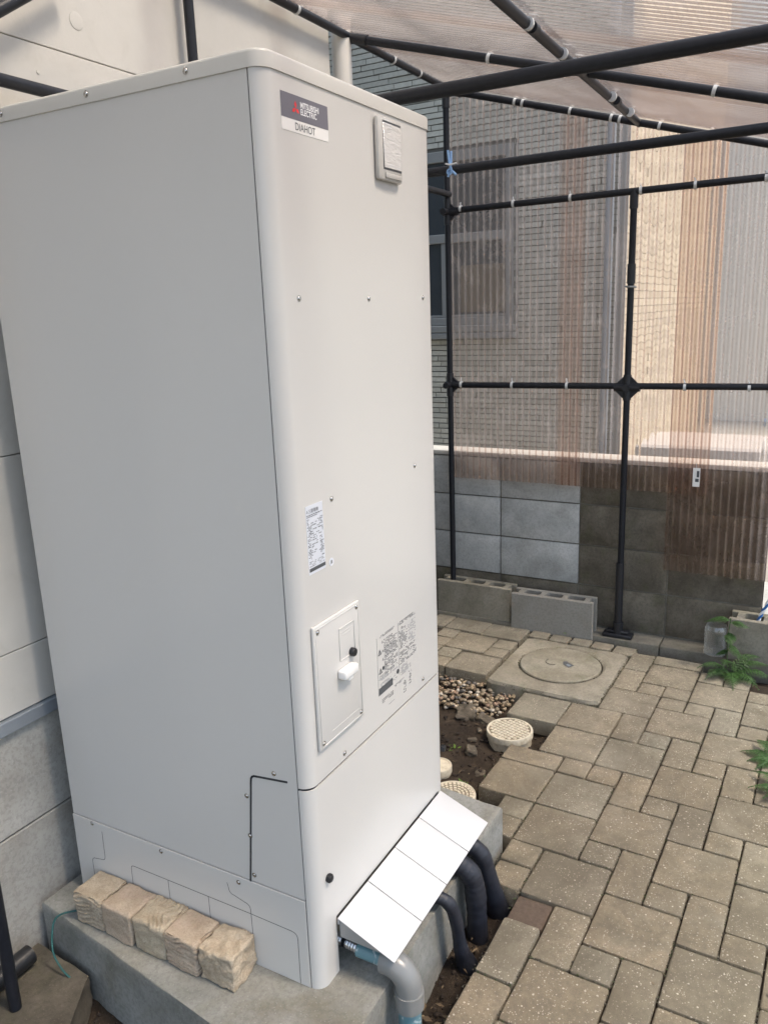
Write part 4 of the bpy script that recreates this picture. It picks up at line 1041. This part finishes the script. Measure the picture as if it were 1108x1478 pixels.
# pebbles, rocks, weeds
pb = B(); rs = random.Random(21)
for _ in range(560):
    a = rs.random(); x = 1.56+.36*rs.random(); y = .20+.42*rs.random()
    if (y-.20) < (1.62-x)*.5 or x > 1.83+.02*noise.noise(Vector((y*9, 0, 0))) or (x < 1.66 and y > .50): continue
    s_ = rs.uniform(.0055, .0140); blob(pb, (x, y, -.168+rs.uniform(-.004, .010)), s_, s_*rs.uniform(.7, 1), s_*rs.uniform(.5, .8), rs.uniform(0, 3), .08)
o = finish('pebbles', pb, 'pebble_skin', None, 0)
for p in o.data.polygons: p.use_smooth = True
tag(o, 'heap of small round pebbles on the soil by the manhole', 'pebbles', kind='stuff')
def rock(x, y, sx, sy, sz, rz, label, z=-.185, seed=0):
    def fn(p, n): return .18*min(sx, sy)*noise.noise((p+Vector((seed*3.1, 0, 0)))*60)+.08*min(sx, sy)*noise.noise(p*180+Vector((seed, 0, 0)))
    bm = rough_box(sx, sy, sz, 8, fn, min(sx, sy, sz)*.45); o = finish('rock', bm, 'rock_skin', None, 50); o.location = (x, y, z); o.rotation_euler = (rs.uniform(-.1, .1), rs.uniform(-.1, .1), rz); tag(o, label, 'rock')
rock(1.565, .335, .10, .075, .022, .4, 'flat grey flagstone lying below the heap of pebbles', -.178, 1)
rock(1.545, .245, .07, .05, .018, 1.2, 'dark thin stone beside the gridded drain cap', -.178, 2)
rock(1.300, .205, .050, .040, .030, .6, 'round tan stone alone on the soil, left of the gridded cap', -.182, 3)
rock(1.455, .235, .030, .018, .016, .6, 'narrow purplish stone nearest the gridded drain cap', -.180, 4)
rock(1.385, .235, .038, .018, .014, 1.9, 'slender grey stone between the tan stone and the gridded cap', -.180, 5)
rock(1.18, .120, .045, .036, .020, .2, 'brown stone half sunk by the corner paver', -.185, 6)
rock(1.06, .035, .055, .035, .020, .2, 'dark flat stone between the ring patterned cap and the pavers', -.185, 8)
rock(.150, -.24, .022, .018, .014, 0, 'little rounded stone at the foot of the pale blue pipe', -.19, 7)

def leafquad(bm, base, d, up_, L, W):
    d = d.normalized(); s_ = d.cross(up_); s_ = s_.normalized() if s_.length > 1e-6 else Vector((1, 0, 0))
    tip = base+d*L-Vector((0, 0, L*.15)); m1 = base+d*L*.45+s_*W/2; m2 = base+d*L*.45-s_*W/2
    vs = [bm.verts.new(p) for p in (base, m1, tip, m2)]; bm.faces.new(vs)
def frond(base, az, L, lift, wid, seed, parent, droop=.6, mat='fern_leaf'):
    r_ = random.Random(seed); bm = B(); pts = []; n = 15; d0 = Vector((math.cos(az), math.sin(az), 0))
    for i in range(n+1):
        t = i/n; pts.append(base+d0*L*t*(.75+.25*t)+Vector((0, 0, lift*math.sin(t*math.pi*.62)*1.1-droop*L*t*t*.35)))
    tube(bm, pts, .0012, 4)
    for i in range(2, n+1):
        t = i/n; pl = wid*math.sin(math.pi*min(1, .12+t*.95))**.7*(1.08-t*.55)+.004; tg_ = (pts[i]-pts[i-1]).normalized(); side = tg_.cross(Vector((0, 0, 1))).normalized()
        for s_ in (-1, 1):
            pd = (side*s_+tg_*.55+Vector((0, 0, r_.uniform(-.2, .05)))).normalized(); m_ = 7
            for k in range(m_):
                u = (k+.3)/m_; b = pts[i]+pd*pl*u-Vector((0, 0, pl*u*u*.3)); ll = pl*.30*(1-u*.75)+.002
                for q in (-1, 1):
                    ld = (pd*.8+tg_*q*.9).normalized(); leafquad(bm, b, ld, Vector((r_.uniform(-.3, .3), r_.uniform(-.3, .3), 1)), ll, ll*.55)
    o = finish('frond', bm, mat, parent, 0); return o
def fern(loc, fr_list, label, mat='fern_leaf'):
    root = empty('fern', loc, 0, label, 'fern', 'ferns growing along the paving')
    for k, (az, L, lift, wid) in enumerate(fr_list): frond(Vector((0, 0, 0)), R(az), L, lift, wid, k*7+int(loc[1]*100), root, mat=mat)
fern((2.265, -.575, -.12), [(150, .16, .05, .045), (190, .17, .04, .05), (225, .17, .04, .05), (260, .18, .05, .05), (120, .14, .06, .04), (285, .16, .07, .045), (310, .14, .08, .04), (170, .11, .09, .035)], 'bushy green fern spreading over the pavers in front of the right hollow block')
fr2 = empty('tall_fern', (2.30, -.560, -.12), 0, 'tall upright fern frond arching beside the plastic bottle', 'fern')
bm = B(); tube(bm, spline([(0, 0, 0), (.004, .006, .12), (.0, .0, .235)], 6), .0018, 6); finish('stem', bm, 'fern_leaf', fr2)
for k, (az, L, lift, wid, z) in enumerate(((95, .10, .018, .036, .225), (275, .075, .012, .034, .215), (190, .07, .0, .028, .17), (230, .075, -.01, .026, .12), (120, .05, 0, .02, .09))): frond(Vector((0, 0, z)), R(az), L, lift, wid, 60+k, fr2, droop=1.1)
fern((1.40, -.865, -.13), [(95, .14, .05, .04), (60, .16, .06, .04), (30, .18, .05, .045), (130, .12, .06, .035), (0, .16, .07, .04), (160, .12, .06, .035), (200, .12, .06, .035)], 'green fern clump in the planted gap at the right edge of the paving')
fern((1.60, -.80, -.125), [(80, .12, .035, .035), (110, .10, .03, .03), (40, .12, .05, .035), (140, .10, .03, .03)], 'small fern sprig lying across the pavers above the planted gap')
fern((1.17, -.93, -.15), [(100, .12, .08, .04), (70, .14, .08, .04), (140, .12, .06, .04), (20, .15, .09, .04)], 'fern in the nearer part of the planted gap')
def weed(loc, n, s_, label, seed):
    r_ = random.Random(seed); bm = B()
    for k in range(n):
        a = r_.uniform(0, 6.28); d = Vector((math.cos(a), math.sin(a), r_.uniform(.2, .9))); leafquad(bm, Vector((0, 0, 0))+Vector((r_.uniform(-1, 1), r_.uniform(-1, 1), 0))*s_*.4, d, Vector((0, 0, 1)), s_*r_.uniform(.5, 1), s_*.35)
    o = finish('weed', bm, 'weed_leaf', None, 0); o.location = loc; tag(o, label, 'weed')
weed((1.30, .275, -.175), 14, .028, 'small bright green weed at the right edge of the tank', 1)
weed((1.10, .150, -.180), 10, .030, 'low green weed between the two cream drain caps', 2)
weed((1.77, .165, -.145), 16, .014, 'tuft of moss weed at the chipped manhole corner', 3)
weed((-.40, .56, -.105), 14, .05, 'light green leaves at the foot of the left black post', 4)
weed((.098, -.195, -.195), 6, .025, 'tiny seedling in front of the pale blue pipe', 6)
weed((2.335, .16, -.09), 10, .010, 'tiny moss tuft between the small pavers and the manhole', 5)

# cut plastic bottle
bt = empty('plastic_bottle', (2.402, -.497, -.101), 0, 'clear ribbed plastic bottle standing on the footing by the fern', 'bottle')
pr = [(.0, .004), (.030, .0), (.046, .006)]+[(.048-(.0028 if k % 2 else 0), .012+.0095*k) for k in range(11)]+[(.047, .122), (.040, .138)]
bm = B(); lathe(bm, pr, (0, 0, 0), 28); bm.faces.ensure_lookup_table()
top = [f for f in bm.faces if len(f.verts) > 10 and f.calc_center_median().z > .1]; bmesh.ops.delete(bm, geom=top, context='FACES_ONLY'); o = finish('bottle_wall', bm, 'clear_plastic', bt, 50)
# blue and white rope at the right block
rp_ = empty('rope', (2.42, -.66, .09), 0, 'blue and white rope rising from the right hollow block', 'rope')
pa = spline([(0, .003, -.02), (0, -.010, .02), (.0, -.030, .07), (.01, -.055, .16), (.02, -.10, .28), (.0, -.16, .42)], 8)
for q, mt in ((0, 'rope_blue'), (math.pi, 'rope_white')):
    pp = [p+Vector((math.cos(i*.7+q), math.sin(i*.7+q), 0))*.0035 for i, p in enumerate(pa)]
    finish('strand', tube(B(), pp, .0052, 8), mt, rp_)

# ------------------------------------------------------------------ neighbour house behind the block wall
XN, YN = 3.90, .345
nb = empty('neighbour_house', (XN, 3, -.3), 0, 'neighbour house faced with grey green tiles behind the block wall', 'house')
def npart(name, bm, mat, smooth=0, parent=None): o = finish(name, bm, mat, parent or nb, smooth); o.location = -Vector(nb.location) if parent is None else (0, 0, 0); return o
npart('wall', box(B(), XN+.012, XN+4.5, YN+.004, 11, -.4, 5.6), 'grout')
tl = B(); rs = random.Random(9); P = .0355; z = -.3; row = 0
WY0, WY1, WZ0, WZ1 = .975, 1.95, 1.272, 2.405
while z < 5.5:
    y = YN+rs.uniform(-.15, 0)
    near = z < 3.6
    while y < (2.7 if near else 1.6):
        L = rs.choice([.13, .17, .21, .21]); a, b = max(y, YN), y+L; y += L+.005
        if b-a < .02: continue
        if b > WY0-.002 and a < WY1 and z+P > WZ0 and z < WZ1:
            if a < WY0-.02: b = WY0-.004
            else: continue
        box(tl, XN+rs.uniform(-.005, .003), XN+.013, a, b, z, z+P-.0065)
    z += P; row += 1
o = npart('tile', tl, 'facade_tile_face'); o['kind'] = 'stuff'
sdt = B(); z = -.3
while z < 5.5:
    x = XN+.02-rs.uniform(0, .15)
    while x < XN+4.45:
        L = .25; a, b = max(x, XN+.02), min(x+L, XN+4.45); x += L+.006
        if b-a > .02: box(sdt, a, b, YN-.006+rs.uniform(-.002, .001), YN+.0038, z, z+.0468)
    z += .050
npart('tile', sdt, 'side_tile_face')['kind'] = 'stuff'
npart('upper_cladding', box(B(), XN+.002, XN+.011, 2.705, 10.9, -.35, 5.55), 'facade_tile_face')
rf = B(); v = [rf.verts.new(p) for p in ((XN-.4, YN-.35, 5.6), (XN+4.9, YN-.35, 5.6), (XN+4.9, 11.4, 5.6), (XN-.4, 11.4, 5.6), (XN+2.2, YN-.35, 7.4), (XN+2.2, 11.4, 7.4))]
for f in ((3, 2, 1, 0), (0, 4, 5, 3), (1, 2, 5, 4), (0, 1, 4), (3, 5, 2)): rf.faces.new([v[i] for i in f])
npart('roof', rf, 'roof_dark')
npart('corner_trim', box(B(), XN-.010, XN+.02, YN-.055, YN-.002, -.35, 5.6, .003), 'alu_grey', 35)
npart('downpipe', tube(B(), [(XN-.035, YN+.035, -.3), (XN-.035, YN+.035, 5.5)], .030, 20), 'flash_metal', 50)
# window
wn_ = npart('window', (lambda bm: [box(bm, XN-.025, XN+.0118, *a_, .003) for a_ in
      ((WY0, WY0+.055, WZ0, WZ1), (WY1-.055, WY1, WZ0, WZ1), (WY0+.056, WY1-.056, WZ1-.065, WZ1), (WY0+.056, WY1-.056, WZ0+.045, WZ0+.095), (WY0+.056, WY1-.056, 1.845, 1.90))] and bm)(B()), 'alu_grey', 35)
def wpn(name, bm, mat): o = finish(name, bm, mat, wn_, 0); return o
for a_ in ((1.032, 1.46, 1.368, 1.844), (1.465, 1.893, 1.368, 1.844), (1.032, 1.893, 1.901, 2.338)): wpn('pane', box(B(), XN+.002, XN+.007, *a_), 'window_glass')
wpn('blind', box(B(), XN-.0008, XN+.0015, 1.050, 1.36, 1.40, 1.70), 'curtain')
wpn('sash_rail', box(B(), XN-.012, XN+.001, 1.440, 1.485, 1.368, 1.844, .002), 'alu_grey')
wpn('sash_rail', box(B(), XN-.008, XN+.001, 1.033, 1.892, 1.369, 1.385, .002), 'alu_grey')
wpn('sill', box(B(), XN-.055, XN-.026, WY0-.015, WY1+.015, WZ0, WZ0+.044, .004), 'alu_grey')
wpn('lower_sill', box(B(), XN-.055, XN+.0115, WY0-.015, WY1+.015, WZ0-.042, WZ0-.004, .004), 'alu_grey')

def cpart(name, bm, mat, root, smooth=0): o = finish(name, bm, mat, root, smooth); o.location = -Vector(root.location); return o
wh = empty('white_house', (10.5, -2, -.19), 0, 'pale white house in the distance at the right edge', 'house')
cpart('wall', box(B(), 10.5, 16, -9, 1.2, -.2, 6.0, .01), 'white_wall', wh)
for (a, b, c, d) in ((-.75, -.15, 1.9, 2.9), (-2.6, -1.4, 1.9, 2.9), (-.9, -.2, .2, 1.2), (-2.6, -1.4, .2, 1.2), (-5, -3.6, 1.9, 2.9), (-5, -3.6, .2, 1.2)):
    f = cpart('window', box(B(), 10.46, 10.5, a, b, c, d, .01), 'alu_grey', wh, 35); o = finish('pane', box(B(), 10.45, 10.459, a+.06, b-.06, c+.06, d-.06), 'window_glass', f, 0)
rf = B(); v = [rf.verts.new(p) for p in ((10.0, -9.5, 6.0), (16.5, -9.5, 6.0), (16.5, 1.7, 6.0), (10.0, 1.7, 6.0), (13.2, -9.5, 7.6), (13.2, 1.7, 7.6))]
for f in ((3, 2, 1, 0), (0, 4, 5, 3), (1, 2, 5, 4), (0, 1, 4), (3, 5, 2)): rf.faces.new([v[i] for i in f])
cpart('roof', rf, 'roof_dark', wh)
# storage box and blue bin in the yard
sb = empty('storage_box', (3.95, -.17, -.188), 0, 'pale lidded storage box standing just behind the block wall', 'storage box')
cpart('body', box(B(), 3.70, 4.2, -.52, .12, -.187, .52, .01), 'storage_white', sb, 35); cpart('lid', box(B(), 3.68, 4.22, -.54, .14, .523, .60, .015), 'storage_white', sb, 35)
bb = empty('blue_bin', (4.9, -.75, -.188), 0, 'blue plastic bin with a lid in the yard behind the block wall', 'bin')
bm = B(); lathe(bm, [(.17, 0), (.24, .75), (.25, .76)], (0, 0, .001), 28); finish('body', bm, 'bin_blue', bb, 40)
bm = B(); lathe(bm, [(.265, .755), (.265, .79), (.2, .84), (.04, .855), (.04, .88), (0, .88)], (0, 0, 0), 28); finish('lid', bm, 'bin_blue', bb, 40)
# shrub tree in the yard
te = empty('shrub_tree', (8.0, -1.15, -.19), 0, 'leafy yellow green tree in the yard at the right edge', 'tree')
bm = B(); tube(bm, spline([(0, 0, 0), (.03, .02, .7), (-.03, .05, 1.4), (.05, .0, 2.2)], 5), .05, 10, radii=None); 
for k in range(7): a = k*.9; tube(bm, spline([(0, 0, .7+k*.2), (.25*math.cos(a), .25*math.sin(a), 1.0+k*.2), (.5*math.cos(a), .5*math.sin(a), 1.2+k*.22)], 3), .018, 6)
finish('trunk', bm, 'bark', te)
bm = B(); r_ = random.Random(77)
cs_ = [Vector((r_.uniform(-.5, .5), r_.uniform(-.5, .5), r_.uniform(.9, 2.6))) for _ in range(26)]
for _ in range(5200):
    c = r_.choice(cs_); p = c+Vector((r_.gauss(0, .12), r_.gauss(0, .12), r_.gauss(0, .10))); d = Vector((r_.uniform(-1, 1), r_.uniform(-1, 1), r_.uniform(-.6, .6)))
    leafquad(bm, p, d, Vector((r_.uniform(-1, 1), r_.uniform(-1, 1), 1)), .05, .03)
finish('crown', bm, 'tree_leaf', te, 0)
# remaining empties: nothing of the setting is left without a kind
